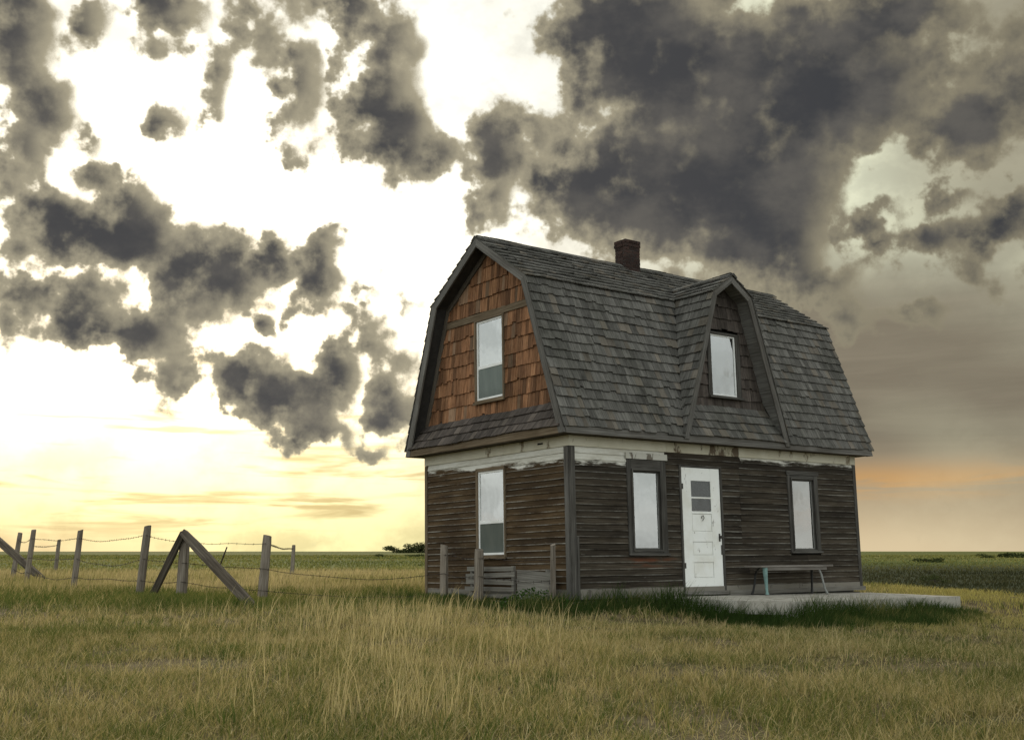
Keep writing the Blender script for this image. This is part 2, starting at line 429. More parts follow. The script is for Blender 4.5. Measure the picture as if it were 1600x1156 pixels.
M['door'] = mat_paint('peeling_white_door_paint', (0.84, 0.85, 0.81), (0.24, 0.22, 0.19), 0.60, 0.55, 7.0)
M['frieze'] = mat_paint('faded_cream_frieze_paint', (0.62, 0.59, 0.47), (0.22, 0.18, 0.12), 0.57, 0.7, 4.0)
M['frieze_worn'] = mat_paint('half_bare_frieze_paint', (0.56, 0.53, 0.41), (0.13, 0.098, 0.065), 0.51, 0.8, 3.5)
M['headpaint'] = mat_paint('chalky_head_board_paint', (0.52, 0.51, 0.45), (0.16, 0.14, 0.11), 0.51, 0.8, 6.0)
M['sash'] = mat_paint('white_sash_paint', (0.84, 0.85, 0.83), (0.40, 0.38, 0.34), 0.70, 0.45)
M['concrete'] = mat_paint('weathered_concrete', (0.40, 0.38, 0.33), (0.25, 0.235, 0.195), 0.50, 0.95, 5.0)
M['footing'] = mat_paint('dusty_footing_board', (0.20, 0.185, 0.155), (0.10, 0.09, 0.075), 0.58, 0.95, 5.0)


def mat_plain(name, col, rough=0.6, spec=0.3, metal=0.0, var=0.35, scale=8.0):
    m, n = material(name)
    p = n.noise(objc(n), scale, 5.0, 0.6)
    c = n.mix(n.sstep(p, 0.3, 0.7), n.mix(1.0, col, (1 - var,) * 3, 'MULTIPLY'), col)
    finish(n, c, rough, spec, p, 0.2, 0.004, metal)
    return m


M['inside'] = mat_plain('dark_interior', (0.012, 0.012, 0.011), 0.9)
M['deck'] = mat_plain('dark_roof_deck', (0.045, 0.042, 0.038), 0.95)
M['rustwire'] = mat_plain('rusty_wire', (0.050, 0.038, 0.030), 0.8, 0.3, 0.2)
M['iron'] = mat_plain('dark_iron', (0.035, 0.034, 0.032), 0.6, 0.4, 0.3)
M['teal'] = mat_plain('faded_teal_paint', (0.20, 0.32, 0.30), 0.6)
M['paleleg'] = mat_plain('pale_grey_paint', (0.33, 0.34, 0.32), 0.6)
M['brass'] = mat_plain('dark_door_lock', (0.045, 0.040, 0.035), 0.45, 0.5, 0.5)
M['putty'] = mat_plain('dirty_glazing', (0.33, 0.33, 0.31), 0.7)


def mat_brick():
    m, n = material('sooty_brick')
    r = rnd_of(n)
    c = n.mix(r, (0.027, 0.017, 0.014), (0.060, 0.036, 0.029))
    p = n.noise(objc(n), 14.0, 4.0, 0.6)
    c = n.mix(n.sstep(p, 0.45, 0.7, 0.0, 0.7), c, (0.035, 0.030, 0.028))
    finish(n, c, 0.95, 0.15, p, 0.4, 0.004)
    return m


M['brick'] = mat_brick()
M['mortar'] = mat_plain('old_mortar', (0.10, 0.09, 0.08), 0.95)


def mat_curtain(name, col, fold=26.0, stain=0.5):
    m, n = material(name)
    u, v, _ = n.xyz(uv(n))[0:3]
    f = n.noise(n.cxyz(n.m('MULTIPLY', u, fold), n.m('MULTIPLY', v, 0.7), 0.0), 1.0, 2.0, 0.5)
    st = n.noise(n.cxyz(n.m('MULTIPLY', u, 5.0), n.m('MULTIPLY', v, 3.0), 0.0), 1.0, 5.0, 0.65)
    dirt = n.m('MULTIPLY', n.sstep(n.m('ADD', v, n.m('MULTIPLY', st, 0.45)), 0.24, 0.56, 1.0, 0.0), stain)
    c = n.mix(n.sstep(f, 0.3, 0.7), n.mix(1.0, col, (0.80, 0.83, 0.84), 'MULTIPLY'), col)
    c = n.mix(dirt, c, (0.13, 0.15, 0.14))
    finish(n, c, 0.95, 0.1, f, 0.5, 0.02)
    return m


M['curtain_front'] = mat_curtain('pale_blue_white_curtain', (0.84, 0.88, 0.86), 20.0, 0.5)
M['curtain_gable'] = mat_curtain('cream_blind', (0.86, 0.82, 0.68), 9.0, 0.15)
M['curtain_up'] = mat_curtain('white_blind', (0.84, 0.86, 0.84), 6.0, 0.12)
M['screen'] = mat_curtain('green_grey_screen', (0.125, 0.135, 0.115), 5.0, 0.3)
M['smudge'] = mat_curtain('smudged_sheet', (0.20, 0.225, 0.205), 7.0, 0.6)


def mat_glass(name, base):
    m, n = material(name)
    fr = n.node('ShaderNodeFresnel', {'IOR': 1.5}).outputs[0]
    wob = n.noise(objc(n), 2.6, 2.0, 0.5)
    nb = n.node('ShaderNodeBump', {'Height': wob, 'Strength': 0.035, 'Distance': 0.05}).outputs[0]
    gl = n.node('ShaderNodeBsdfGlossy', {'Color': (0.95, 0.97, 0.96), 'Roughness': 0.03, 'Normal': nb})
    tr = n.node('ShaderNodeBsdfTransparent', {'Color': (0.93, 0.96, 0.95)})
    mx = n.node('ShaderNodeMixShader', {0: n.m('ADD', fr, base, clamp=True), 1: tr.outputs[0], 2: gl.outputs[0]})
    n.node('ShaderNodeOutputMaterial', {'Surface': mx.outputs[0]})
    return m


M['glass'] = mat_glass('old_window_glass', 0.40)
M['glass_bright'] = mat_glass('west_window_glass', 0.46)
M['glass_dim'] = mat_glass('dusty_door_glass', 0.05)


def mat_blade():
    m, n = material('grass_blade')
    c = n.node('ShaderNodeAttribute', attribute_name='col').outputs['Color']
    df = n.node('ShaderNodeBsdfDiffuse', {'Color': c, 'Roughness': 0.9})
    tl = n.node('ShaderNodeBsdfTranslucent', {'Color': n.mix(1.0, c, (1.0, 0.98, 0.75), 'MULTIPLY')})
    mx = n.node('ShaderNodeMixShader', {0: 0.38, 1: df.outputs[0], 2: tl.outputs[0]})
    n.node('ShaderNodeOutputMaterial', {'Surface': mx.outputs[0]})
    return m


M['blade'] = mat_blade()


def mat_ground():
    m, n = material('prairie_soil_and_sod')
    o = objc(n)
    x, y, z = n.xyz(o)[0:3]
    a = n.noise(o, 0.55, 5.0, 0.62)
    b = n.noise(o, 5.0, 6.0, 0.68)
    near = n.ramp(a, [(0.30, (0.23, 0.185, 0.12)), (0.45, (0.15, 0.122, 0.068)), (0.58, (0.12, 0.108, 0.048)), (0.75, (0.19, 0.155, 0.09))])
    near = n.mix(n.sstep(b, 0.35, 0.70), n.mix(1.0, near, (0.55, 0.52, 0.48), 'MULTIPLY'), near)
    # far fields in long strips
    st = n.noise(n.vm('MULTIPLY', o, (0.0022, 0.012, 0.0)), 1.0, 4.0, 0.55)
    st2 = n.noise(n.vm('MULTIPLY', o, (0.02, 0.09, 0.0)), 1.0, 5.0, 0.65)
    far = n.ramp(st, [(0.30, (0.115, 0.120, 0.032)), (0.45, (0.150, 0.150, 0.045)), (0.55, (0.095, 0.115, 0.033)), (0.70, (0.19, 0.165, 0.066))])
    far = n.mix(n.sstep(st2, 0.40, 0.66, 0.0, 0.6), far, n.mix(1.0, far, (0.58, 0.62, 0.55), 'MULTIPLY'))
    c = n.mix(n.sstep(y, 22.0, 45.0), near, far)
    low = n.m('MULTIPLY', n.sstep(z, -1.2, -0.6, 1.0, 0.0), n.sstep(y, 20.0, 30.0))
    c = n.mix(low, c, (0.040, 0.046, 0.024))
    finish(n, c, 1.0, 0.05, b, 0.6, 0.05)
    return m


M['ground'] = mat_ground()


# ================================================================ mesh helpers
class MB:
    """collects polygons with UVs (metres along the piece) and one random number per piece"""

    def __init__(self):
        self.v, self.f, self.uv, self.r = [], [], [], []

    def poly(self, pts, uvs, r=0.0):
        b = len(self.v)
        self.v += [tuple(p) for p in pts]
        self.f.append(tuple(range(b, b + len(pts))))
        self.uv += list(uvs)
        self.r.append(r)

    def hexa(self, c, r=None):
        """c: 8 corners, bottom ring 0-3 then top ring 4-7 (right-handed); u along edge 0-1, v along 0-3"""
        r = random.random() if r is None else r
        c = [Vector(p) for p in c]
        lu, lv, lw = (c[1] - c[0]).length, (c[3] - c[0]).length, (c[4] - c[0]).length
        du = random.random() * 9
        top = [(du, 0), (du + lu, 0), (du + lu, lv), (du, lv)]
        self.poly([c[i] for i in (4, 5, 6, 7)], top, r)
        self.poly([c[i] for i in (3, 2, 1, 0)], [top[3], top[2], top[1], top[0]], r)
        self.poly([c[i] for i in (0, 1, 5, 4)], [(du, 0), (du + lu, 0), (du + lu, lw * .2), (du, lw * .2)], r)
        self.poly([c[i] for i in (2, 3, 7, 6)], [(du + lu, lv), (du, lv), (du, lv - lw * .2), (du + lu, lv - lw * .2)], r)
        self.poly([c[i] for i in (1, 2, 6, 5)], [(du + lu, 0), (du + lu, lv), (du + lu - lw, lv), (du + lu - lw, 0)], r)
        self.poly([c[i] for i in (3, 0, 4, 7)], [(du, lv), (du, 0), (du + lw, 0), (du + lw, lv)], r)

    def box(self, x0, x1, y0, y1, z0, z1, long='x', r=None):
        """box with u running along its long axis"""
        P = lambda x, y, z: (x, y, z)
        if long == 'x':
            c = [P(x0, y1, z0), P(x1, y1, z0), P(x1, y1, z1), P(x0, y1, z1), P(x0, y0, z0), P(x1, y0, z0), P(x1, y0, z1), P(x0, y0, z1)]
        elif long == 'z':
            c = [P(x1, y1, z0), P(x1, y1, z1), P(x0, y1, z1), P(x0, y1, z0), P(x1, y0, z0), P(x1, y0, z1), P(x0, y0, z1), P(x0, y0, z0)]
        else:
            c = [P(x1, y1, z0), P(x1, y0, z0), P(x1, y0, z1), P(x1, y1, z1), P(x0, y1, z0), P(x0, y0, z0), P(x0, y0, z1), P(x0, y1, z1)]
        self.hexa(c, r)

    def mesh(self, name, mat):
        me = bpy.data.meshes.new(name)
        me.from_pydata(self.v, [], self.f)
        ul = me.uv_layers.new(name='UVMap')
        ul.data.foreach_set('uv', np.array(self.uv, dtype=np.float32).ravel())
        at = me.attributes.new('rnd', 'FLOAT', 'FACE')
        at.data.foreach_set('value', np.array(self.r, dtype=np.float32))
        me.materials.append(M[mat] if isinstance(mat, str) else mat)
        me.update()
        return me

    def build(self, name, mat, parent=None, bevel=0.0):
        o = bpy.data.objects.new(name, self.mesh(name, mat))
        COL.objects.link(o)
        o.parent = parent
        if bevel:
            weld(o.data)
            b = o.modifiers.new('bevel', 'BEVEL')
            b.width = bevel
            b.segments = 2
            b.limit_method = 'ANGLE'
        return o


def weld(me, d=1e-5):
    import bmesh
    bm = bmesh.new()
    bm.from_mesh(me)
    bmesh.ops.remove_doubles(bm, verts=bm.verts, dist=d)
    bm.to_mesh(me)
    bm.free()


def thing(name, label, cat, loc=(0, 0, 0), group=None):
    o = bpy.data.objects.new(name, None)
    o.empty_display_size = 0.2
    COL.objects.link(o)
    o.location = loc
    tag(o, label, cat, group)
    return o


def tag(o, label, cat, group=None):
    o['label'] = label
    o['category'] = cat
    if group:
        o['group'] = group
    return o


def tube(mb, pts, radii, seg=8, r=None, cap=True):
    """swept round bar; v runs along it, u round it"""
    r = random.random() if r is None else r
    pts = [Vector(p) for p in pts]
    rings, vv = [], 0.0
    prev = None
    for i, p in enumerate(pts):
        d = (pts[min(i + 1, len(pts) - 1)] - pts[max(i - 1, 0)]).normalized()
        if prev is None:
            a = d.cross(Vector((0, 0, 1)))
            a = a.normalized() if a.length > 0.1 else Vector((1, 0, 0))
        else:
            a = (prev - d * prev.dot(d)).normalized()
        prev = a
        b = d.cross(a)
        rad = radii[i] if hasattr(radii, '__len__') else radii
        rings.append(([p + (a * math.cos(t) + b * math.sin(t)) * rad for t in [2 * math.pi * k / seg for k in range(seg)]], vv, rad))
        if i < len(pts) - 1:
            vv += (pts[i + 1] - p).length
    for (ra, va, r0), (rb, vb, r1) in zip(rings, rings[1:]):
        for k in range(seg):
            k2 = (k + 1) % seg
            u0, u1 = k / seg * 6.28 * r0, (k + 1) / seg * 6.28 * r0
            mb.poly([ra[k], ra[k2], rb[k2], rb[k]], [(u0, va), (u1, va), (u1, vb), (u0, vb)], r)
    if cap:
        for (ring, v, rad), fl in ((rings[0], True), (rings[-1], False)):
            pp = ring[::-1] if fl else ring
            mb.poly(pp, [(0.1 * math.cos(i), 0.1 * math.sin(i)) for i in range(seg)], r)


# ================================================================ ground
def smooth(a, b, x):
    t = np.clip((x - a) / (b - a), 0, 1)
    return t * t * (3 - 2 * t)


def gz(x, y):
    """height of the prairie: flat yard, a shallow coulee behind it, deeper to the right"""
    x, y = np.asarray(x, float), np.asarray(y, float)
    s = x / np.maximum(np.abs(y), 1.0)
    right = smooth(0.10, 0.24, s) * (y > 0)
    z = -0.20 + 0.025 * np.sin(x * 0.9 + 1.0) * np.sin(y * 0.7) + 0.018 * np.sin(x * 2.1 + y * 1.3)
    fade = 1 - smooth(20, 40, np.abs(y))
    z = -0.20 + (z + 0.20) * fade
    hu, hv = 0.796 * (x - 0.911) + 0.605 * (y - 17.444), -0.605 * (x - 0.911) + 0.796 * (y - 17.444)
    z = z - 0.22 * smooth(0.4, 2.0, -hv) * smooth(-2.5, 1.6, hu) * (1 - smooth(7.4, 9.5, hu))
    edge = 29.5 - 9.0 * smooth(0.30, 0.50, s)
    z = z - 1.15 * right * smooth(0, 9, y - edge) * (1 - smooth(100, 190, y))
    left = (1 - right) * (y > 0)
    z = z - 0.42 * left * smooth(44, 58, y) * (1 - smooth(75, 150, y))
    return z


def grid_coords(lo, hi, k, n):
    t = np.linspace(np.arcsinh(lo / k), np.arcsinh(hi / k), n)
    return np.sinh(t) * k


gx = grid_coords(-6000, 6000, 7.0, 241)
gy = grid_coords(-6000, 9000, 9.0, 361)
XX, YY = np.meshgrid(gx, gy)
ZZ = gz(XX, YY)
me = bpy.data.meshes.new('ground')
nv = XX.size
ny_, nx_ = XX.shape
idx = np.arange(nv).reshape(ny_, nx_)
quads = np.stack([idx[:-1, :-1], idx[:-1, 1:], idx[1:, 1:], idx[1:, :-1]], -1).reshape(-1, 4)
me.from_pydata(np.stack([XX, YY, ZZ], -1).reshape(-1, 3).tolist(), [], quads.tolist())
me.polygons.foreach_set('use_smooth', [True] * len(me.polygons))
me.materials.append(M['ground'])
ground = bpy.data.objects.new('ground', me)
COL.objects.link(ground)
ground['kind'] = 'structure'

# ================================================================ house
L, W, H = 7.102, 4.016, 2.475
OX, OY = 0.285, 0.249
EAVE = (-OY, 2.605)
KNEE = (0.645, 5.132)
RIDGE = (W / 2, 6.078)

house = thing('farmhouse', 'abandoned weathered wooden house with steep shingled gambrel roof and one dormer', 'house')
HM = (Matrix.Translation((0.911, 17.444, 0)) @ Matrix.Rotation(0.6501, 4, 'Z') @ Matrix.Rotation(-0.0208, 4, 'X') @ Matrix.Rotation(-0.0025, 4, 'Y'))
house.matrix_world = HM
GABLE = Matrix.Rotation(-math.pi / 2, 4, 'Z')           # wall frame (x along, -y out) -> gable end
FRONT = Matrix.Identity(4)


def part(mb, name, mat, parent, T=None, bevel=0.0):
    o = mb.build(name, mat, parent, bevel)
    if T is not None and T != FRONT:
        o.data.transform(T)
    return o


def one_box(name, mat, parent, T, x0, x1, y0, y1, z0, z1, long='x', bevel=0.0):
    mb = MB()
    mb.box(x0, x1, y0, y1, z0, z1, long)
    return part(mb, name, mat, parent, T, bevel)


def clapboard(parent, T, mat, a0, a1, z0, h):
    mb = MB()
    n = max(2, int((a1 - a0) / 0.35))
    r = random.random()
    sag = random.uniform(-0.004, 0.004)
    xs = [a0 + (a1 - a0) * i / n for i in range(n + 1)]
    bz = [z0 + random.uniform(-0.004, 0.003) + sag * (i / n - 0.5) for i in range(n + 1)]
    bo = [-0.024 + random.uniform(-0.004, 0.003) for _ in xs]
    tz = z0 + h + 0.012
    for i in range(n):
        xa, xb = xs[i], xs[i + 1]
        A, B = (xa, bo[i], bz[i]), (xb, bo[i + 1], bz[i + 1])
        C, D = (xb, -0.005, tz), (xa, -0.005, tz)
        mb.poly([A, B, C, D], [(xa + r * 9, 0), (xb + r * 9, 0), (xb + r * 9, h), (xa + r * 9, h)], r)
        A2, B2 = (xa, 0.0, bz[i]), (xb, 0.0, bz[i + 1])
        mb.poly([A2, B2, B, A], [(xa + r * 9, 0.03), (xb + r * 9, 0.03), (xb + r * 9, 0.015), (xa + r * 9, 0.015)], r)
    for i, fl in ((0, False), (n, True)):
        x = xs[i]
        q = [(x, 0.0, bz[i]), (x, bo[i], bz[i]), (x, -0.005, tz), (x, 0.0, tz)]
        mb.poly(q[::-1] if fl else q, [(0, .03), (.02, .03), (.02, .1), (0, .1)], r)
    return part(mb, 'siding_board', mat, parent, T)


def siding(parent, T, mat, a0, a1, z0, z1, rows, holes, seams=()):
    h = (z1 - z0) / rows
    for k in range(rows):
        lo, hi = z0 + k * h, z0 + (k + 1) * h
        cuts = sorted((x0, x1) for (x0, x1, b, t) in holes if min(hi, t) - max(lo, b) > 0.45 * h)
        x, segs = a0, []
        for c0, c1 in cuts:
            if c0 > x:
                segs.append((x, c0))
            x = max(x, c1)
        if x < a1:
            segs.append((x, a1))
        for s0, s1 in segs:
            pts = [s0] + [sx for sx, sz in seams if s0 + .1 < sx < s1 - .1 and lo > sz] + [s1]
            if len(pts) == 2 and s1 - s0 > 2.4 and random.random() < 0.75:
                pts.insert(1, random.uniform(s0 + 0.6, s1 - 0.6))
            for p, q in zip(pts, pts[1:]):
                clapboard(parent, T, mat, p + 0.0015, q - 0.0015, lo, h)


def wall_slab(name, T, x0, x1, z0, z1):
    mb = MB()
    mb.box(x0, x1, 0.06, 0.16, z0, z1)
    return part(mb, name, 'inside', house, T)


# ---- lower walls
front_wall = wall_slab('front_wall', FRONT, 0.17, L - 0.17, -0.05, 2.46)
gable_wall = wall_slab('gable_wall', GABLE, -W, 0.0 - 0.05, -0.05, 2.46)
DOORHOLE = (2.345, 3.375, -0.2, 2.115)
W1, W2 = (1.17, 2.03, 0.64, 2.16), (5.10, 5.94, 0.67, 2.05)
GW = (-2.43, -1.61, 0.63, 2.135)
siding(front_wall, FRONT, 'siding_front', 0.085, L - 0.07, 0.125, 2.312, 22, [DOORHOLE, W1, W2], [(3.83, 0.8)])
siding(gable_wall, GABLE, 'siding_gable', -W + 0.07, -0.095, 0.125, 2.312, 22, [GW])
back = MB()
back.box(0.0, L, W - 0.12, W, -0.05, 2.46)
part(back, 'back_wall', 'siding_front', house)
side = MB()
side.box(L - 0.1, L, 0.165, W - 0.125, -0.05, 2.46, 'y')
part(side, 'side_wall', 'siding_front', house)
one_box('skirt_board', 'footing', front_wall, FRONT, 0.086, L - 0.071, -0.030, 0.05, -0.02, 0.122)
one_box('skirt_board', 'footing', gable_wall, GABLE, -W + 0.075, -0.096, -0.026, 0.05, -0.02, 0.122)
one_box('foundation', 'footing', house, None, 0.02, L - 0.02, 0.02, W - 0.02, -0.42, -0.055)
one_box('sill_beam', 'slat', front_wall, FRONT, 3.42, L + 0.05, -0.062, -0.032, -0.03, 0.045)
# corner boards and frieze
one_box('corner_board', 'greycasing', house, FRONT, -0.012, 0.082, -0.034, 0.0, -0.02, 2.308, 'z')
one_box('corner_board', 'trim', house, GABLE, -0.092, -0.002, -0.036, -0.003, -0.02, 2.306, 'z')
one_box('corner_board', 'greycasing', house, FRONT, L - 0.068, L + 0.012, -0.032, 0.0, 0.0, 2.308, 'z')
one_box('corner_board', 'casing', house, GABLE, -W - 0.012, -W + 0.068, -0.032, 0.0, -0.02, 2.306, 'z')
one_box('corner_board', 'greycasing', house, FRONT, 0.084, 0.125, -0.045, -0.002, -0.02, 0.92, 'z')
for x0, x1 in ((-0.02, 2.06), (2.063, 3.825), (3.83, L + 0.012)):
    one_box('frieze_board', 'frieze_worn' if x0 == 2.063 else 'frieze', house, FRONT, x0, x1, -0.036 + 0.003 * (x0 < 0), 0.0, 2.312, 2.474)
one_box('frieze_board', 'frieze', house, GABLE, -W - 0.015, 0.028, -0.033, 0.0, 2.312, 2.474)
one_box('vent_slot', 'inside', house, GABLE, -0.72, -0.60, -0.048, -0.034, 2.385, 2.408)

# ---- windows (wall frame: x along the wall, -y outwards)


def strip(mb, x0, x1, y0, y1, z0, z1):
    mb.box(x0, x1, y0, y1, z0, z1, 'x' if (x1 - x0) > (z1 - z0) else 'z')


def ring(x0, x1, z0, z1, wl, wr, wb, wt, y0, y1):
    mb = MB()
    strip(mb, x0, x0 + wl, y0, y1, z0, z1)
    strip(mb, x1 - wr, x1, y0, y1, z0, z1)
    strip(mb, x0 + wl + .001, x1 - wr - .001, y0 + .002, y1, z1 - wt, z1)
    strip(mb, x0 + wl + .001, x1 - wr - .001, y0 + .002, y1, z0, z0 + wb)
    return mb


def sheet(x0, x1, z0, z1, y, wave=0.006, n=24, pts=None):
    """hanging cloth / blind; v runs 0..1 up the sheet"""
    mb = MB()
    ph = random.random() * 6
    f = lambda x: y + wave * (math.sin((x - x0) * 38 + ph) + 0.6 * math.sin((x - x0) * 71 + ph * 2))
    for i in range(n):
        a, b = x0 + (x1 - x0) * i / n, x0 + (x1 - x0) * (i + 1) / n
        ta, tb = (z1, z1) if pts is None else (pts(a), pts(b))
        mb.poly([(a, f(a), z0), (b, f(b), z0), (b, f(b), tb), (a, f(a), ta)],
                [(a - x0, 0), (b - x0, 0), (b - x0, (tb - z0) / (z1 - z0)), (a - x0, (ta - z0) / (z1 - z0))], ph)
    return mb


def window(T, outer, glass, rail, casing, sash, cloth_hi, cloth_lo, sash_w=0.035, parent=house, sill=0.03, cas_out=0.045):
    x0, x1, z0, z1 = outer
    g0, g1, b0, b1 = glass
    win = part(ring(x0, x1, z0, z1, g0 - sash_w - x0, x1 - g1 - sash_w, b0 - sash_w - z0, z1 - b1 - sash_w, -cas_out, 0.03), 'window', casing, parent, T, 0.004)
    part(ring(g0 - sash_w + .001, g1 + sash_w - .001, b0 - sash_w + .001, b1 + sash_w - .001, sash_w, sash_w, sash_w, sash_w, -0.022, 0.02), 'sash', sash, win, T, 0.003)
    if sill:
        one_box('sill', casing, win, T, x0 - 0.02, x1 + 0.02, -cas_out - sill, -cas_out - 0.001, z0 - 0.012, z0 + 0.024, 'x', 0.003)
    spans = [(b0, b1)] if rail is None else [(rail + 0.025, b1), (b0, rail - 0.025)]
    if rail is not None:
        one_box('meeting_rail', sash, win, T, g0, g1, -0.020, 0.012, rail - 0.025, rail + 0.025, 'x', 0.003)
    for (c0, c1), cl in zip(spans, (cloth_hi, cloth_lo)):
        one_box('pane', 'glass_bright' if T == GABLE else 'glass', win, T, g0 - .004, g1 + .004, -0.006, -0.002, c0 - .004, c1 + .004)
        if cl:
            scr = cl in ('screen', 'smudge')        # insect screen outside the lower sash
            part(sheet(g0, g1, c0, c1, -0.012 if scr else 0.028, 0.0006 if scr else 0.004), 'screen' if scr else 'curtain', cl, win, T)
    return win


wn = window(GABLE, GW, (-2.345, -1.68, 0.72, 2.045), 1.225, 'casing', 'sash', 'curtain_gable', 'screen')
wn['label'] = 'ground-floor gable window with cream blind above dark lower pane'
# front windows: doubled grey storm frames
for (o4, g4, sp) in ((W1, (1.302, 1.858, 0.745, 1.955), 0.58), (W2, (5.213, 5.782, 0.737, 1.955), 0.52)):
    wn = window(FRONT, o4, g4, None, 'greycasing', 'greycasing', None, None, 0.05, cas_out=0.04)
    g0, g1, b0, b1 = g4
    part(ring(g0 - .052, g1 + .052, b0 - .052, b1 + .052, .028, .028, .028, .028, -0.062, -0.041), 'storm_frame', 'greycasing', wn, FRONT, 0.003)
    part(ring(g0 - .001, g1 + .001, b0 - .001, b1 + .001, .010, .010, .010, .010, -0.012, -0.0065), 'glazing_bead', 'putty', wn, FRONT)
    xm = g0 + (g1 - g0) * sp
    part(sheet(g0, xm, b0, b1, 0.026, 0.004), 'curtain', 'curtain_front', wn, FRONT)
    part(sheet(xm + 0.05, g1, b0, b1, 0.030, 0.004), 'curtain', 'curtain_front', wn, FRONT)
one_box('head_board', 'headpaint', front_wall, FRONT, 1.14, 2.06, -0.052, -0.026, 2.165, 2.262)
one_box('head_board', 'greycasing', front_wall, FRONT, 5.07, 5.97, -0.046, -0.026, 2.055, 2.13)

# ---- door
DX0, DX1, DZ0, DZ1 = 2.40, 3.32, 0.055, 2.08
mb = MB()
strip(mb, DX0 - 0.05, DX0 - 0.006, -0.034, 0.03, -0.01, DZ1 + 0.03)
strip(mb, DX1 + 0.006, DX1 + 0.05, -0.034, 0.03, -0.01, DZ1 + 0.03)
strip(mb, DX0 - 0.0055, DX1 + 0.0055, -0.032, 0.03, DZ1 + 0.008, DZ1 + 0.03)
part(mb, 'door_frame', 'greycasing', house, FRONT, 0.003)
door = MB()
gx0, gx1 = DX0 + 0.225, DX0 + 0.70
strip(door, DX0, gx0 - .0, -0.018, 0.02, DZ0, DZ1)
strip(door, gx1, DX1, -0.018, 0.02, DZ0, DZ1)
for za, zb in ((1.862, DZ1), (1.568, 1.596), (1.315, 1.357), (0.853, 1.02), (0.517, 0.63), (DZ0, 0.262)):
    strip(door, gx0 + .001, gx1 - .001, -0.0165, 0.02, za + (0 if za == DZ0 else .001), zb - .001)
door = part(door, 'door', 'door', house, FRONT, 0.003)
door['label'] = 'peeling white wooden door with two small panes'
for za, zb in ((1.02, 1.315), (0.63, 0.853), (0.262, 0.517)):
    one_box('panel', 'door', door, FRONT, gx0 + .012, gx1 - .012, -0.010, 0.012, za + .012, zb - .012, 'x', 0.004)
    one_box('panel_recess', 'door', door, FRONT, gx0, gx1, 0.0, 0.015, za, zb)
for za, zb in ((1.596, 1.862), (1.357, 1.568)):
    one_box('pane', 'glass_dim', door, FRONT, gx0, gx1, -0.004, 0.0, za, zb)
    part(sheet(gx0, gx0 + 0.30, za, zb, 0.03, 0.002, 6), 'curtain', 'screen', door, FRONT)
one_box('lock_plate', 'brass', door, FRONT, DX1 - 0.075, DX1 - 0.035, -0.026, -0.0185, 0.86, 0.99, 'z', 0.003)
mb = MB()
tube(mb, [(DX1 - 0.055, -0.02, 0.93), (DX1 - 0.055, -0.05, 0.93), (DX1 - 0.055, -0.055, 0.93), (DX1 - 0.055, -0.08, 0.93)], [0.012, 0.012, 0.027, 0.022], 10)
part(mb, 'handle', 'brass', door)
one_box('latch_bar', 'greycasing', door, FRONT, DX1 - 0.03, DX1 + 0.012, -0.030, -0.019, 0.64, 0.80, 'z', 0.002)
for z in (0.42, 1.72):
    one_box('hinge', 'brass', door, FRONT, DX0 - 0.004, DX0 + 0.035, -0.026, -0.0185, z, z + 0.09, 'z', 0.002)
mb = MB()
tube(mb, [(2.86, -0.014, 1.24), (2.84, -0.03, 1.27), (2.88, -0.03, 1.29), (2.90, -0.03, 1.25), (2.86, -0.03, 1.20)], 0.006, 6)
part(mb, 'wall_hook', 'brass', door)
one_box('threshold', 'trim', house, FRONT, DX0 - 0.06, DX1 + 0.06, -0.085, -0.036, -0.01, 0.05, 'x', 0.004)

# ---- roof
ROOF_PROFILE = [EAVE, KNEE, RIDGE, (W - KNEE[0], KNEE[1]), (W + OY, EAVE[1])]


def offset_profile(P, d):
    """polyline moved inwards (below the roof surface) by d"""
    out = []
    for i in range(len(P)):
        segs = []
        for a, b in ((i - 1, i), (i, i + 1)):
            if 0 <= a and b < len(P):
                (y0, z0), (y1, z1) = P[a], P[b]
                l = math.hypot(y1 - y0, z1 - z0)
                nx, nz = (z1 - z0) / l, -(y1 - y0) / l
                segs.append(((y0 + nx * d, z0 + nz * d), (y1 + nx * d, z1 + nz * d)))
        if len(segs) == 1:
            out.append(segs[0][0] if i == 0 else segs[0][1])
        else:
            (p, q), (r, s) = segs
            d1, d2 = (q[0] - p[0], q[1] - p[1]), (s[0] - r[0], s[1] - r[1])
            den = d1[0] * d2[1] - d1[1] * d2[0]
            t = ((r[0] - p[0]) * d2[1] - (r[1] - p[1]) * d2[0]) / den
            out.append((p[0] + d1[0] * t, p[1] + d1[1] * t))
    # keep the feet level with the eave
    for i, j in ((0, 1), (-1, -2)):
        (y0, z0), (y1, z1) = out[i], out[j]
        t = (P[i][1] - z0) / (z1 - z0)
        out[i] = (y0 + (y1 - y0) * t, P[i][1])
    return out


DXC, DFOOT, DKNEE, DAPEX = 3.60, 1.33, 0.50, (5.14, 5.49)      # dormer centre, half widths, knee / apex height
DOUT, DFACE = -0.27, 0.05
DBACK = KNEE[0] + (DAPEX[1] - KNEE[1]) / ((RIDGE[1] - KNEE[1]) / (RIDGE[0] - KNEE[0]))


def solid(mb, outer, inner):
    """slab between two matching polygons"""
    n = len(outer)
    U = lambda pts: [(p[0] + p[1], p[2]) for p in pts]
    mb.poly(outer, U(outer))
    mb.poly(inner[::-1], U(inner[::-1]))
    for i in range(n):
        j = (i + 1) % n
        q = [outer[i], inner[i], inner[j], outer[j]]
        mb.poly(q, U(q))


OUTD, IND = offset_profile(ROOF_PROFILE, 0.012), offset_profile(ROOF_PROFILE, 0.11)
X0, X1 = -OX + 0.03, L + OX - 0.03
mb = MB()


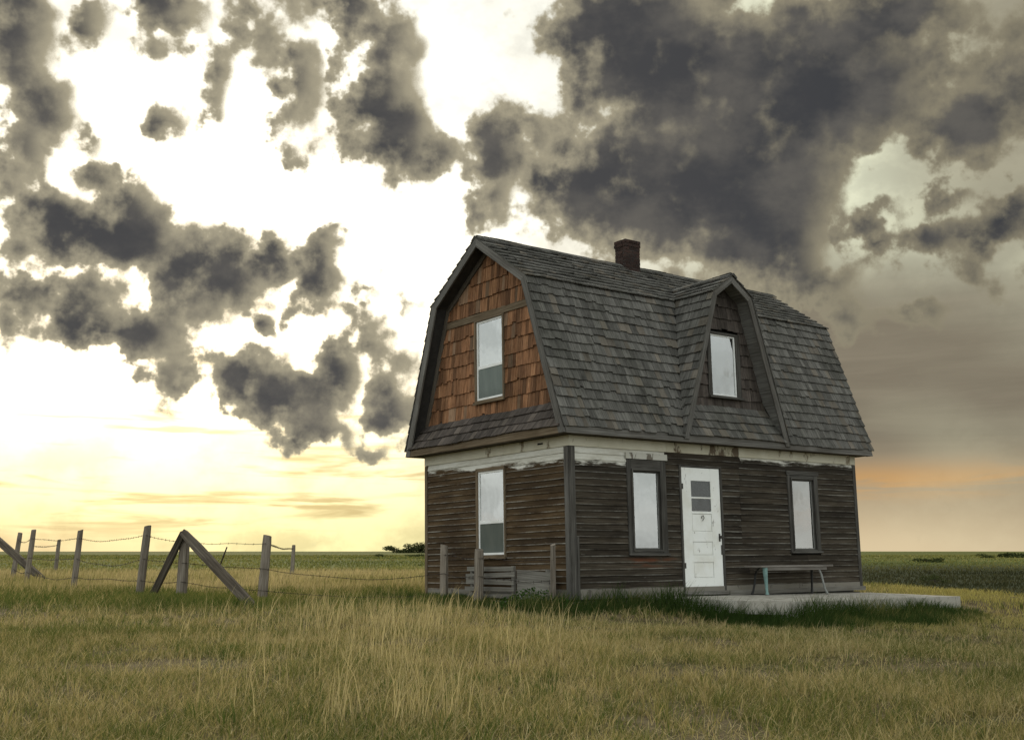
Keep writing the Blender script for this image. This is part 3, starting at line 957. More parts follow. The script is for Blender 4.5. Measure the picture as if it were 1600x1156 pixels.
def strip_poly(prof, i, xa, xb, xc, xd):
    """profile segment i..i+1 from x=xa..xb at its foot to xc..xd at its head"""
    (y0, z0), (y1, z1) = prof[i], prof[i + 1]
    return [(xa, y0, z0), (xb, y0, z0), (xd, y1, z1), (xc, y1, z1)]


for xa, xb, xc, xd in ((X0, DXC - DFOOT + .02, X0, DXC - DKNEE + .02), (DXC + DFOOT - .02, X1, DXC + DKNEE - .02, X1)):
    solid(mb, strip_poly(OUTD, 0, xa, xb, xc, xd), strip_poly(IND, 0, xa, xb, xc, xd))
for i in (1, 2, 3):
    solid(mb, strip_poly(OUTD, i, X0, X1, X0, X1), strip_poly(IND, i, X0, X1, X0, X1))
roof = part(mb, 'roof', 'deck', house)


def rake(name, prof, width, P3, parent, mat, thick, bev=0.004):
    """boards that follow a gambrel profile; P3(a, z, depth) -> point"""
    inn = offset_profile(prof, width)
    for i in range(len(prof) - 1):
        mb = MB()
        a, b, c, d = prof[i], prof[i + 1], inn[i + 1], inn[i]
        f, k = [P3(*p, 0.0) for p in (d, c, b, a)], [P3(*p, thick) for p in (d, c, b, a)]
        mb.hexa(k + f, random.random())
        part(mb, name, mat, parent, None, bev)


RP = offset_profile(ROOF_PROFILE, 0.006)
RP[0] = (RP[0][0] - 0.01, 2.478)
RP[-1] = (RP[-1][0] + 0.01, 2.478)
rake('rake_board', RP, 0.135, lambda a, z, t: (-OX - 0.012 + t, a, z), roof, 'trim', 0.034)
rake('rake_board', RP, 0.135, lambda a, z, t: (L + OX + 0.012 - t, a, z), roof, 'trim', 0.034)
# eaves: fascia and soffit
one_box('fascia', 'trim', roof, None, -OX + 0.024, L + OX - 0.024, -OY - 0.004, -OY + 0.026, 2.476, 2.604)
one_box('fascia', 'trim', roof, None, -OX + 0.024, L + OX - 0.024, W + OY - 0.026, W + OY + 0.004, 2.476, 2.604)
one_box('fascia', 'casing', roof, None, -OX - 0.004, -OX + 0.022, -OY + 0.07, W + OY - 0.07, 2.477, 2.60, 'y')
one_box('soffit', 'soffit', roof, None, -OX + 0.026, L + OX - 0.026, -OY + 0.028, -0.005, 2.482, 2.50)
one_box('soffit', 'soffit', roof, None, -OX + 0.023, -0.006, 0.0, W + OY - 0.03, 2.480, 2.498, 'y')
one_box('soffit', 'soffit', roof, None, L + 0.02, L + OX - 0.03, 0.0, W + OY - 0.03, 2.480, 2.498, 'y')

# ---- shingles
ROOFSH = []           # (corners, distance, matrix, width) collected, the nearest become objects


def shingle_local(wd, ex, th, rr):
    """eight corners of one shingle in its own frame: x across, y up the slope, z out"""
    ln = ex * 1.30
    th = th * 1.25
    j = lambda s: rr.uniform(-s, s)
    tb, tt = th * rr.uniform(0.75, 1.35), th * 0.35
    zb, ztop = th * 0.95, 0.0
    y0, y1 = j(0.007), j(0.007)
    cb = j(0.0035)
    if rr.random() < 0.03:
        y0 += 0.032
        y1 += 0.028
    if rr.random() < 0.06:
        cb += 0.012
    g = 0.0015
    return [(g + j(.002), y0, zb), (wd - g + j(.002), y1, zb + cb), (wd - g, ln, ztop), (g, ln, ztop),
            (g + j(.002), y0, zb + tb), (wd - g + j(.002), y1, zb + cb + tb), (wd - g, ln, ztop + tt), (g, ln, ztop + tt)]


VAR = {}


def variants(mat, ex, th, n=36, w0=0.14):
    key = (mat, round(ex, 4), th)
    if key not in VAR:
        rr = random.Random(len(VAR) + 5)
        VAR[key] = []
        for i in range(n):
            b = MB()
            b.hexa(shingle_local(w0, ex, th, rr), rr.random())
            VAR[key].append(b.mesh('shingle', mat))
    return VAR[key]


def course(intervals, wmin, wmax, rr):
    for a, b in intervals:
        x = a
        while x < b - 0.02:
            wd = rr.uniform(wmin, wmax)
            if b - (x + wd) < wmin * 0.7:
                wd = b - x
            yield x, wd
            x += wd


CAMH = HM.inverted() @ Vector((0, 0, EYE))


def patch(O, U, V, N, rows, length, fn, wmin, wmax, th, seed):
    """yields (matrix, width, exposure) for every shingle of a plane; fn(t0, t1) -> intervals along U"""
    rr = random.Random(seed)
    O, U, V, N = Vector(O), Vector(U).normalized(), Vector(V).normalized(), Vector(N).normalized()
    ex = length / rows
    res = []
    for k in range(rows):
        for x, wd in course(fn(k / rows, (k + 1) / rows), wmin, wmax, rr):
            p = O + U * x + V * (k * ex + 0.010 * math.sin(x * 1.7 + k * 1.9 + seed) + 0.006 * math.sin(x * 4.9 + k * 3.1))
            m = Matrix(((U.x, V.x, N.x, p.x), (U.y, V.y, N.y, p.y), (U.z, V.z, N.z, p.z), (0, 0, 0, 1)))
            res.append((m, wd, ex))
    return res


def bake(items, mb, th, seed):
    rr = random.Random(seed)
    for m, wd, ex in items:
        mb.hexa([m @ Vector(c) for c in shingle_local(wd, ex, th, rr)], rr.random())


def lay(items, name, mat, th, parent, seed):
    rr = random.Random(seed)
    for m, wd, ex in items:
        vs = variants(mat, ex, th)
        o = bpy.data.objects.new(name, rr.choice(vs))
        COL.objects.link(o)
        o.parent = parent
        o.matrix_basis = m @ Matrix.Diagonal((wd / 0.14, 1, 1, 1))


def plane_axes(a, b, U):
    """V from foot a to head b, N = U x V"""
    V = (Vector(b) - Vector(a))
    l = V.length
    V.normalize()
    return V, Vector(U).cross(V), l


xl, xr = -OX - 0.022, L + OX + 0.022
ROWS_LO, ROWS_UP = 16, 10
V, N, ln = plane_axes((0, EAVE[0] - 0.012, EAVE[1] - 0.035), (0, *KNEE), (1, 0, 0))


def lower_front(t0, t1):
    t = (t0 + t1) / 2
    v = DFOOT + (DKNEE - DFOOT) * min(1, max(0, t))
    return [(xl, DXC - v - 0.012), (DXC + v + 0.012, xr)]


front_lo = patch(Vector((0, EAVE[0] - 0.012, EAVE[1] - 0.035)) - N * 0.012, (1, 0, 0), V, N, ROWS_LO, ln, lower_front, 0.075, 0.17, 0.014, 1)
V2, N2, ln2 = plane_axes((0, KNEE[0] - 0.045, KNEE[1] - 0.032), (0, *RIDGE), (1, 0, 0))


def upper_front(t0, t1):
    y = KNEE[0] + (RIDGE[0] - KNEE[0]) * (t0 + t1) / 2
    if y < DBACK:
        hw = DKNEE * (1 - (y - KNEE[0]) / (DBACK - KNEE[0]))
        return [(xl, DXC - hw - 0.01), (DXC + hw + 0.01, xr)]
    return [(xl, xr)]


front_up = patch(Vector((0, KNEE[0] - 0.045, KNEE[1] - 0.032)) - N2 * 0.012, (1, 0, 0), V2, N2, ROWS_UP, ln2, upper_front, 0.075, 0.17, 0.018, 2)
yb = W - KNEE[0]
V3, N3, ln3 = plane_axes((0, W - EAVE[0] + 0.012, EAVE[1] - 0.035), (0, yb, KNEE[1]), (-1, 0, 0))
back_lo = patch(Vector((0, W - EAVE[0] + 0.012, EAVE[1] - 0.035)) - N3 * 0.012, (-1, 0, 0), V3, N3, ROWS_LO, ln3, lambda a, b: [(-xr, -xl)], 0.1, 0.2, 0.014, 3)
V4, N4, ln4 = plane_axes((0, yb + 0.045, KNEE[1] - 0.032), (0, *RIDGE), (-1, 0, 0))
back_up = patch(Vector((0, yb + 0.045, KNEE[1] - 0.032)) - N4 * 0.012, (-1, 0, 0), V4, N4, ROWS_UP, ln4, lambda a, b: [(-xr, -xl)], 0.1, 0.2, 0.018, 4)

order = sorted(front_lo, key=lambda it: (it[0].translation - CAMH).length)
lay(order[:300], 'shingle', 'shingle', 0.014, roof, 11)
rest = MB()
bake(order[300:], rest, 0.014, 12)
bake(front_up, rest, 0.018, 13)
bake(back_lo, rest, 0.014, 14)
bake(back_up, rest, 0.018, 15)
# ridge caps
rr = random.Random(21)
x = xl
while x < xr:
    for sgn, nn in ((1, N2), (-1, N4)):
        vv = Vector((0, -sgn * (RIDGE[0] - KNEE[0]), KNEE[1] - RIDGE[1])).normalized()
        p = Vector((x, RIDGE[0], RIDGE[1])) + nn * 0.016
        U_ = Vector((1, 0, 0))
        a = p + nn * rr.uniform(0.008, 0.014)
        c = [a, a + U_ * 0.24, a + U_ * 0.24 + vv * 0.12, a + vv * 0.12]
        q = [pt + nn * 0.012 for pt in c]
        rest.hexa((c + q) if sgn < 0 else ([c[3], c[2], c[1], c[0]] + [q[3], q[2], q[1], q[0]]), rr.random())
    x += 0.235 * rr.uniform(0.9, 1.05)
sh = part(rest, 'shingles', 'shingle', roof)
sh['kind'] = 'stuff'

# ---- upper gable: cedar shingles, header band, skirt
INW = offset_profile(ROOF_PROFILE, 0.115)


def half_in(z, prof=INW):
    """Y of the roof's underside at height z (front half)"""
    for (y0, z0), (y1, z1) in zip(prof, prof[1:3]):
        if z0 <= z <= z1:
            return y0 + (y1 - y0) * (z - z0) / (z1 - z0)
    return W / 2 if z > prof[2][1] else prof[0][0]


mb = MB()
prof = [(half_in(z), z) for z in (2.5, KNEE[1] - 0.05, INW[2][1] - 0.01)]
pg = prof + [(W - y, z) for y, z in prof[::-1][1:]]
solid(mb, [(0.055, y, z) for y, z in pg[::-1]], [(0.12, y, z) for y, z in pg[::-1]])
upper_gable = part(mb, 'upper_gable', 'inside', house)
mb = MB()
solid(mb, [(L - 0.012, y, z) for y, z in pg], [(L - 0.08, y, z) for y, z in pg])
part(mb, 'upper_gable', 'skirt', house)

GT = offset_profile(ROOF_PROFILE, 0.10)
GT[0], GT[-1] = (half_in(3.0) + .0, 3.0), (W - half_in(3.0), 3.0)
rake('gable_trim', GT, 0.10, lambda a, z, t: (-0.046 + t, a, z), upper_gable, 'soffit', 0.04)

UW = (-2.425, -1.585, 3.235, 4.70)


def gable_rows(zb, zt, rows, holes):
    def fn(t0, t1):
        za, zc = zb + (zt - zb) * t0, zb + (zt - zb) * t1
        y = half_in(min(zc - 0.03, 5.93)) if za > KNEE[1] - .2 else half_in((za + zc) / 2)
        a, b = -(W - y) - 0.01, -y + 0.01
        seg = [(a, b)]
        for h0, h1, b0, b1 in holes:
            if min(b1, zc) - max(b0, za) > 0.05:
                seg = [s for p, q in seg for s in ((p, min(q, h0)), (max(p, h1), q)) if s[1] - s[0] > 0.03]
        return seg
    return fn


def gable_patch(zb, zt, rows, holes, seed, wmin=0.055, wmax=0.135):
    it = patch((0, 0, zb), (1, 0, 0), (0, 0, 1), (0, -1, 0), rows, zt - zb, gable_rows(zb, zt, rows, holes), wmin, wmax, 0.014, seed)
    return [(GABLE @ m, wd, ex) for m, wd, ex in it]


g1 = gable_patch(3.02, 4.70, 7, [UW], 31)
g2 = gable_patch(4.825, 5.86, 4, [], 32)
lay(g1 + g2, 'wall_shingle', 'cedar', 0.014, upper_gable, 33)
one_box('header_band', 'casing', upper_gable, GABLE, -(W - half_in(4.76)), -half_in(4.76), -0.034, 0.0, 4.702, 4.822)
window(GABLE, UW, (-2.352, -1.66, 3.33, 4.64), 3.86, 'casing', 'sash', 'curtain_up', 'smudge', cas_out=0.05)['label'] = 'upper gable window with white sash among red cedar shingles'
# skirt of dark shingles at the gable's foot
V5, N5, ln5 = plane_axes((-OX - 0.02, 0, 2.585), (-0.012, 0, 3.04), (0, -1, 0))
sk = patch(Vector((-OX - 0.02, 0, 2.585)) - N5 * 0.006, (0, -1, 0), V5, N5, 3, ln5,
           lambda a, b: [(-(W - half_in(2.6 + .45 * (a + b) / 2) + 0.03), -half_in(2.6 + .45 * (a + b) / 2) + 0.03)], 0.09, 0.19, 0.014, 41)
lay(sk, 'skirt_shingle', 'skirt', 0.014, upper_gable, 42)
mb = MB()
solid(mb, [(-OX + 0.02, W + .1, 2.55), (-OX + 0.02, -.1, 2.55), (0.0, 0.05, 3.0), (0.0, W - .05, 3.0)], [(-0.1, W + .1, 2.51), (-0.1, -.1, 2.51), (0.011, 0.05, 2.95), (0.011, W - .05, 2.95)])
part(mb, 'skirt_backing', 'deck', upper_gable)

# ---- dormer
DP = [(DXC - DFOOT, 2.60), (DXC - DKNEE, DAPEX[0]), (DXC, DAPEX[1]), (DXC + DKNEE, DAPEX[0]), (DXC + DFOOT, 2.60)]
DO, DI = offset_profile(DP, 0.012), offset_profile(DP, 0.085)
mb = MB()


def valley_y(x, z):
    if z <= DAPEX[0]:
        return EAVE[0] + (KNEE[0] - EAVE[0]) * (z - EAVE[1]) / (KNEE[1] - EAVE[1])
    return KNEE[0] + (DBACK - KNEE[0]) * (z - DAPEX[0]) / (DAPEX[1] - DAPEX[0])


def dormer_plane(prof, i, y0, push):
    (x0, z0), (x1, z1) = prof[i], prof[i + 1]
    return [(x0, y0, z0), (x0, valley_y(x0, z0) + push, z0), (x1, valley_y(x1, z1) + push, z1), (x1, y0, z1)]


for i in range(4):
    o_, i_ = dormer_plane(DO, i, DOUT + 0.03, 0.03), dormer_plane(DI, i, DOUT + 0.03, 0.03)
    o_, i_ = o_[::-1], i_[::-1]
    solid(mb, o_, i_)
dormer = part(mb, 'dormer', 'palesoffit', house)
DR = offset_profile(DP, 0.006)
DR[0], DR[-1] = (DR[0][0] - 0.02, 2.52), (DR[-1][0] + 0.02, 2.52)
rake('rake_board', DR, 0.115, lambda a, z, t: (a, DOUT - 0.004 + t, z), dormer, 'trim', 0.032)
drest = MB()
for sgn, seed in ((-1, 51), (1, 52)):
    Ud = Vector((0, -1, 0)) if sgn < 0 else Vector((0, 1, 0))
    foot, head = Vector((DXC + sgn * DFOOT, 0, 2.60)), Vector((DXC + sgn * DKNEE, 0, DAPEX[0]))
    V, N, ln = plane_axes(foot, head, Ud)

    def side_rows(a, b, s=sgn):
        y = valley_y(0, 2.6 + (DAPEX[0] - 2.6) * (a + b) / 2)
        return [(-y - 0.02, -DOUT + 0.022)] if s < 0 else [(DOUT - 0.022, y + 0.02)]
    bake(patch(foot - N * 0.012, Ud, V, N, ROWS_LO, ln, side_rows, 0.09, 0.2, 0.014, seed), drest, 0.014, seed + 5)
    foot, head = Vector((DXC + sgn * (DKNEE + 0.04), 0, DAPEX[0] - 0.028)), Vector((DXC, 0, DAPEX[1]))
    V, N, ln = plane_axes(foot, head, Ud)

    def top_rows(a, b, s=sgn):
        y = valley_y(0, DAPEX[0] + (DAPEX[1] - DAPEX[0]) * (a + b) / 2 + .001)
        return [(-y - 0.03, -DOUT + 0.035)] if s < 0 else [(DOUT - 0.035, y + 0.03)]
    bake(patch(foot - N * 0.012, Ud, V, N, 4, ln, top_rows, 0.09, 0.2, 0.018, seed + 2), drest, 0.018, seed + 7)
y = DOUT - 0.035
while y < DBACK + .1:
    for sgn in (-1, 1):
        vv = Vector((sgn * DKNEE, 0, DAPEX[0] - DAPEX[1])).normalized()
        nn = Vector((-vv.z * sgn, 0, vv.x * sgn)).normalized()
        a = Vector((DXC, y, DAPEX[1])) + nn * 0.024
        c = [a, a + Vector((0, 0.24, 0)), a + Vector((0, 0.24, 0)) + vv * 0.11, a + vv * 0.11]
        q = [p + nn * 0.012 for p in c]
        drest.hexa(c + q if sgn > 0 else [c[3], c[2], c[1], c[0], q[3], q[2], q[1], q[0]], random.random())
    y += 0.23
sh = part(drest, 'shingles', 'shingle', dormer)
sh['kind'] = 'stuff'
# dormer face
DIN = offset_profile(DP, 0.08)
mb = MB()
pg = [(x, max(z, 2.95)) for x, z in DIN]
pg[0], pg[-1] = (DXC - DFOOT + 0.2, 2.95), (DXC + DFOOT - 0.2, 2.95)
solid(mb, [(x, DFACE + 0.055, z) for x, z in pg[::-1]], [(x, DFACE + 0.10, z) for x, z in pg[::-1]])
face = part(mb, 'dormer_face', 'inside', house)


def dhalf(z):
    for (x0, z0), (x1, z1) in zip(DIN, DIN[1:3]):
        if z0 <= z <= z1:
            return DXC - (x0 + (x1 - x0) * (z - z0) / (z1 - z0))
    return 0.0


DW = (3.20, 4.03, 3.33, 4.50)


def face_rows(a, b):
    za, zc = 3.12 + 2.25 * a, 3.12 + 2.25 * b
    h = dhalf(min((za + zc) / 2, 5.30)) + 0.01
    seg = [(DXC - h, DXC + h)]
    if min(DW[3], zc) - max(DW[2], za) > 0.05:
        seg = [s for s in ((DXC - h, DW[0]), (DW[1], DXC + h)) if s[1] - s[0] > 0.03]
    return seg


lay(patch((0, DFACE, 3.12), (1, 0, 0), (0, 0, 1), (0, -1, 0), 11, 2.25, face_rows, 0.08, 0.17, 0.014, 61), 'wall_shingle', 'skirt', 0.014, face, 62)
DT = Matrix.Translation((0, DFACE, 0))
wn = window(DT, DW, (3.318, 3.905, 3.40, 4.43), None, 'greycasing', 'sash', None, None, 0.028, cas_out=0.05, sill=0.05)
wn['label'] = 'dormer window with torn pale curtain'
part(sheet(3.318, 3.905, 3.40, 4.43, 0.028, 0.004, 30, lambda x: 4.43 if x < 3.72 else 4.43 - (x - 3.72) / 0.185 * 0.40), 'curtain', 'curtain_front', wn, DT)
# skirt below the dormer window
V6, N6, ln6 = plane_axes((0, DOUT - 0.005, 2.585), (0, DFACE - 0.012, 3.19), (1, 0, 0))


def dskirt(a, b):
    h = DFOOT + (DKNEE - DFOOT) * ((2.6 + .6 * (a + b) / 2) - 2.6) / (DAPEX[0] - 2.6) - 0.085
    return [(DXC - h, DXC + h)]


lay(patch(Vector((0, DOUT - 0.005, 2.585)) - N6 * 0.006, (1, 0, 0), V6, N6, 4, ln6, dskirt, 0.09, 0.2, 0.014, 71), 'skirt_shingle', 'shingle', 0.014, face, 72)
mb = MB()
solid(mb, [(DXC - 1.2, DOUT + 0.04, 2.57), (DXC + 1.2, DOUT + 0.04, 2.57), (DXC + 1.05, DFACE + .01, 3.13), (DXC - 1.05, DFACE + .01, 3.13)],
      [(DXC - 1.2, -0.1, 2.51), (DXC + 1.2, -0.1, 2.51), (DXC + 1.05, DFACE + 0.055, 3.08), (DXC - 1.05, DFACE + 0.055, 3.08)])
part(mb, 'skirt_backing', 'deck', face)

# ---- chimney
CX0, CX1, CY0, CY1, CZ0, CZ1 = 3.06, 3.44, 1.84, 2.13, 5.75, 6.575
chimney = one_box('chimney', 'mortar', house, None, CX0 + .008, CX1 - .008, CY0 + .008, CY1 - .008, CZ0, CZ1 - 0.01, 'z')
mb = MB()
rr = random.Random(9)
nc = 12
ch = (CZ1 - CZ0) / nc
for k in range(nc):
    g = 0.012 if k >= nc - 2 else 0.0
    z0, z1 = CZ0 + k * ch + 0.005, CZ0 + (k + 1) * ch - 0.005
    for face_i in range(2):
        xs = [CX0 - g, (CX0 + CX1) / 2, CX1 + g] if k % 2 == 0 else [CX0 - g, CX0 + .1, CX1 - .1, CX1 + g]
        ya, yb_ = (CY0 - g, CY0 + 0.07) if face_i == 0 else (CY1 - 0.07, CY1 + g)
        for a, b in zip(xs, xs[1:]):
            mb.box(a + .004, b - .004, ya + rr.uniform(-.004, .004), yb_ + rr.uniform(-.004, .004), z0, z1, 'x', rr.random())
        xa, xb = (CX0 - g, CX0 + 0.07) if face_i == 0 else (CX1 - 0.07, CX1 + g)
        ys = [CY0 + .075, CY1 - .075] if k % 2 == 0 else [CY0 + .075, (CY0 + CY1) / 2, CY1 - .075]
        for a, b in zip(ys, ys[1:]):
            mb.box(xa + rr.uniform(-.004, .004), xb + rr.uniform(-.004, .004), a + .003, b - .003, z0, z1, 'y', rr.random())
bk = part(mb, 'bricks', 'brick', chimney)
bk['kind'] = 'stuff'

# ================================================================ porch slab, block, bench
def hw(p):
    return HM @ Vector(p)


def flat_slab(name, mat, top, thick, sub=10, jit=0.006):
    """quadrilateral slab (world coords, a b c d anticlockwise) with a worn, slightly uneven edge"""
    mb = MB()
    a, b, c, d = [Vector(p) for p in top]
    g = {}
    rr = random.Random(3)
    for i in range(sub + 1):
        for j in range(sub + 1):
            s, t = i / sub, j / sub
            p = (a * (1 - s) + b * s) * (1 - t) + (d * (1 - s) + c * s) * t
            e = 1.0 if i in (0, sub) or j in (0, sub) else 0.3
            g[i, j] = p + Vector((rr.uniform(-jit, jit) * e * 2, rr.uniform(-jit, jit) * e * 2, rr.uniform(-jit, 0.2 * jit) * e))
    for i in range(sub):
        for j in range(sub):
            q = [g[i, j], g[i + 1, j], g[i + 1, j + 1], g[i, j + 1]]
            mb.poly(q, [(p.x, p.y) for p in q], .5)
    loop = [(i, 0) for i in range(sub)] + [(sub, j) for j in range(sub)] + [(i, sub) for i in range(sub, 0, -1)] + [(0, j) for j in range(sub, 0, -1)]
    for k in range(len(loop)):
        p, q = g[loop[k]], g[loop[(k + 1) % len(loop)]]
        z = Vector((0, 0, thick))
        mb.poly([q, p, p - z, q - z], [(q.x, q.z), (p.x, p.z), (p.x, p.z - thick), (q.x, q.z - thick)], .5)
    return mb.build(name, mat)


sA, sB, sC, sD = hw((1.30, -0.095, 0)), hw((2.24, -2.22, 0)), hw((6.98, -2.10, 0)), hw((7.26, 0.0, 0))
for p, z in ((sA, -0.005), (sB, -0.03), (sC, -0.06), (sD, -0.06)):
    p.z = z
sD2 = hw((7.24, -0.09, 0))
sD2.z = -0.055
slab = flat_slab('porch_slab', 'concrete', (sA, sB, sC, sD2), 0.19, 14)
tag(slab, 'low pale concrete porch slab in front of the white door', 'slab')
blk = MB()
bp = hw((2.36, -2.10, 0))
blk.box(-0.13, 0.13, -0.13, 0.13, -0.52, -0.225, 'x')
blk = blk.build('footing_block', 'concrete', None, 0.012)
blk.location = (bp.x, bp.y, 0)
blk.rotation_euler = (0, 0, 0.65)
tag(blk, 'small concrete block under the near corner of the porch slab', 'block')

bench = thing('bench', 'plank bench with four splayed legs standing under the right-hand front window', 'bench')
bench.matrix_world = HM @ Matrix.Translation((0, 0, -0.02))
for y0, y1 in ((-0.52, -0.335), (-0.328, -0.14)):
    mb = MB()
    mb.box(3.70, 5.62, y0, y1, 0.435, 0.468)
    part(mb, 'seat_plank', 'seat', bench, None, 0.006)
one_box('apron', 'seat', bench, None, 3.86, 5.46, -0.50, -0.478, 0.385, 0.434)
one_box('apron', 'seat', bench, None, 3.92, 5.40, -0.182, -0.16, 0.385, 0.434)


def leg(pts, rad, mat):
    mb = MB()
    tube(mb, pts, rad, 8)
    o = part(mb, 'leg', mat, bench)
    o.data.polygons.foreach_set('use_smooth', [True] * len(o.data.polygons))
    return o


leg([(3.85, -0.47, 0.436), (3.852, -0.472, 0.30), (3.858, -0.475, 0.15), (3.862, -0.478, 0.03), (3.866, -0.48, -0.012)], [0.044, 0.038, 0.027, 0.022, 0.034], 'teal')['label'] = 'faded teal front leg'
leg([(4.06, -0.17, 0.436), (3.99, -0.17, 0.395), (3.945, -0.17, 0.30), (3.915, -0.17, 0.16), (3.88, -0.17, 0.06), (3.84, -0.17, -0.012)], [0.018] * 5 + [0.024], 'iron')
leg([(5.46, -0.17, 0.436), (5.455, -0.17, 0.28), (5.44, -0.17, 0.10), (5.43, -0.17, -0.03)], [0.026, 0.02, 0.018, 0.026], 'iron')
leg([(5.19, -0.47, 0.436), (5.27, -0.472, 0.395), (5.33, -0.474, 0.30), (5.37, -0.476, 0.16), (5.41, -0.478, 0.04), (5.46, -0.48, -0.032)], [0.018] * 5 + [0.024], 'paleleg')

# ================================================================ slatted crate against the gable
crate = thing('slatted_crate', 'broken grey slatted crate leaning against the gable wall behind the posts', 'crate')
crate.matrix_world = HM @ GABLE
rr = random.Random(17)
for k in range(6):
    z = -0.10 + k * 0.105
    mb = MB()
    x0, x1 = -2.32 + rr.uniform(-.04, .04), -1.03 + rr.uniform(-.01, .02)
    t = rr.uniform(-.012, .012)
    h = rr.uniform(.062, .078)
    ya = -0.33
    mb.hexa([(x0, ya + .02, z + t), (x1, ya + .02, z - t), (x1, ya + .02, z - t + h), (x0, ya + .02, z + t + h), (x0, ya, z + t), (x1, ya, z - t), (x1, ya, z - t + h), (x0, ya, z + t + h)])
    part(mb, 'slat', 'slat', crate)
for x in (-2.20, -1.08):
    one_box('upright', 'slat', crate, None, x - .03, x + .03, -0.307, -0.265, -0.16, 0.50, 'z')
for k in range(3):
    z = -0.02 + k * 0.155
    mb = MB()
    x0, x1 = -1.0, -0.16 + rr.uniform(-.06, .03)
    d = 0.03 * (1 + k * .3)
    mb.hexa([(x0, -0.262, z), (x1, -0.262, z - d), (x1, -0.262, z - d + .15), (x0, -0.262, z + .152), (x0, -0.285, z), (x1, -0.285, z - d), (x1, -0.285, z - d + .15), (x0, -0.285, z + .152)])
    part(mb, 'board', 'slat', crate)
for z0 in (-0.1, 0.25):
    one_box('rail', 'slat', crate, None, -2.30, -0.25, -0.262, -0.225, z0, z0 + .05)
for x in (-2.25, -0.35):
    one_box('end_board', 'slat', crate, None, x - .012, x + .012, -0.222, -0.04, -0.16, 0.44, 'z')

# ================================================================ fence
PLACES = {
    'a': (-17.00, 38.0, 1.40, 0.055, -.05), 'b': (-16.25, 37.6, 1.50, .075, .10), 'c': (-13.62, 32.4, 1.50, 0.075, .08), 'd': (-10.0, 26.4, 1.37, 0.066, .06),
    'e': (-6.95, 21.6, 1.345, 0.072, .07), 'f': (-5.88, 20.6, 1.08, 0.088, .02), 'g': (-4.42, 20.5, 1.20, 0.083, .05),
    'h': (-1.145, 19.4, 1.02, 0.066, .00), 'i': (-0.535, 18.5, 0.94, 0.076, .01), 'j': (0.615, 17.3, 1.03, 0.042, .00),
    'k': (-18.6, 47.0, 1.42, 0.075, .06), 'l': (-8.0, 42.0, 1.12, 0.07, .03),
}
POST_LABEL = {
    'a': 'short grey fence post cut by the left edge, in front of the leaning brace',
    'b': 'grey fence post nearest the left edge, crossed by the leaning dark brace',
    'c': 'tall grey fence post just right of the far-left leaning brace',
    'd': 'grey fence post standing alone between the far-left brace and the A-frame',
    'e': 'tall grey fence post beside the left foot of the A-frame brace',
    'f': 'thick grey post in the middle of the A-frame brace',
    'g': 'thick grey fence post just right of the A-frame brace',
    'h': 'grey fence post in front of the left corner of the gable wall',
    'i': 'stout grey fence post in front of the gable window, beside the slatted crate',
    'j': 'thin square grey post in front of the gable near the house corner',
    'k': 'small distant fence post behind the left fence line',
    'l': 'small distant fence post seen just beyond the thick post right of the A-frame',
}


def fence_post(key):
    x, y, h, r, lean = PLACES[key]
    z = float(gz(x, y))
    rr = random.Random(ord(key) * 7)
    mb = MB()
    n, seg = 9, 12
    rings = []
    ph = [rr.uniform(-0.10, 0.10) for _ in range(seg)]
    for i in range(n + 1):
        t = i / n
        zz = -0.25 + (h + 0.25) * t
        rad = r * (1.10 - 0.14 * t) * (1 + rr.uniform(-.025, .025))
        if i == n:
            rad *= 0.93
        ring_ = []
        for k in range(seg):
            a = 2 * math.pi * k / seg
            if key == 'j':
                q = max(abs(math.cos(a)), abs(math.sin(a)))
                rk = rad / q * 0.95
            else:
                rk = rad * (1 + ph[k] + rr.uniform(-.02, .02))
            ring_.append(Vector((lean * max(0, zz) + rk * math.cos(a), rk * math.sin(a), zz + (0.018 * math.cos(a + ord(key)) if i == n else 0))))
        rings.append(ring_)
    for i in range(n):
        for k in range(seg):
            k2 = (k + 1) % seg
            u0, u1 = k / seg * 6.28 * r, (k + 1) / seg * 6.28 * r
            v0, v1 = i / n * h, (i + 1) / n * h
            mb.poly([rings[i][k], rings[i][k2], rings[i + 1][k2], rings[i + 1][k]], [(u0, v0), (u1, v0), (u1, v1), (u0, v1)], .5)
    mb.poly(rings[-1], [(0.05 * math.cos(k), 0.05 * math.sin(k)) for k in range(seg)], .2)
    o = mb.build('fence_post', 'post')
    o.location = (x, y, z)
    tag(o, POST_LABEL[key], 'post', 'weathered fence posts')
    return o


for key in PLACES:
    fence_post(key)


def at_post(key, h):
    x, y, hh, r, lean = PLACES[key]
    return Vector((x + lean * h, y - r * 1.05, float(gz(x, y)) + h))


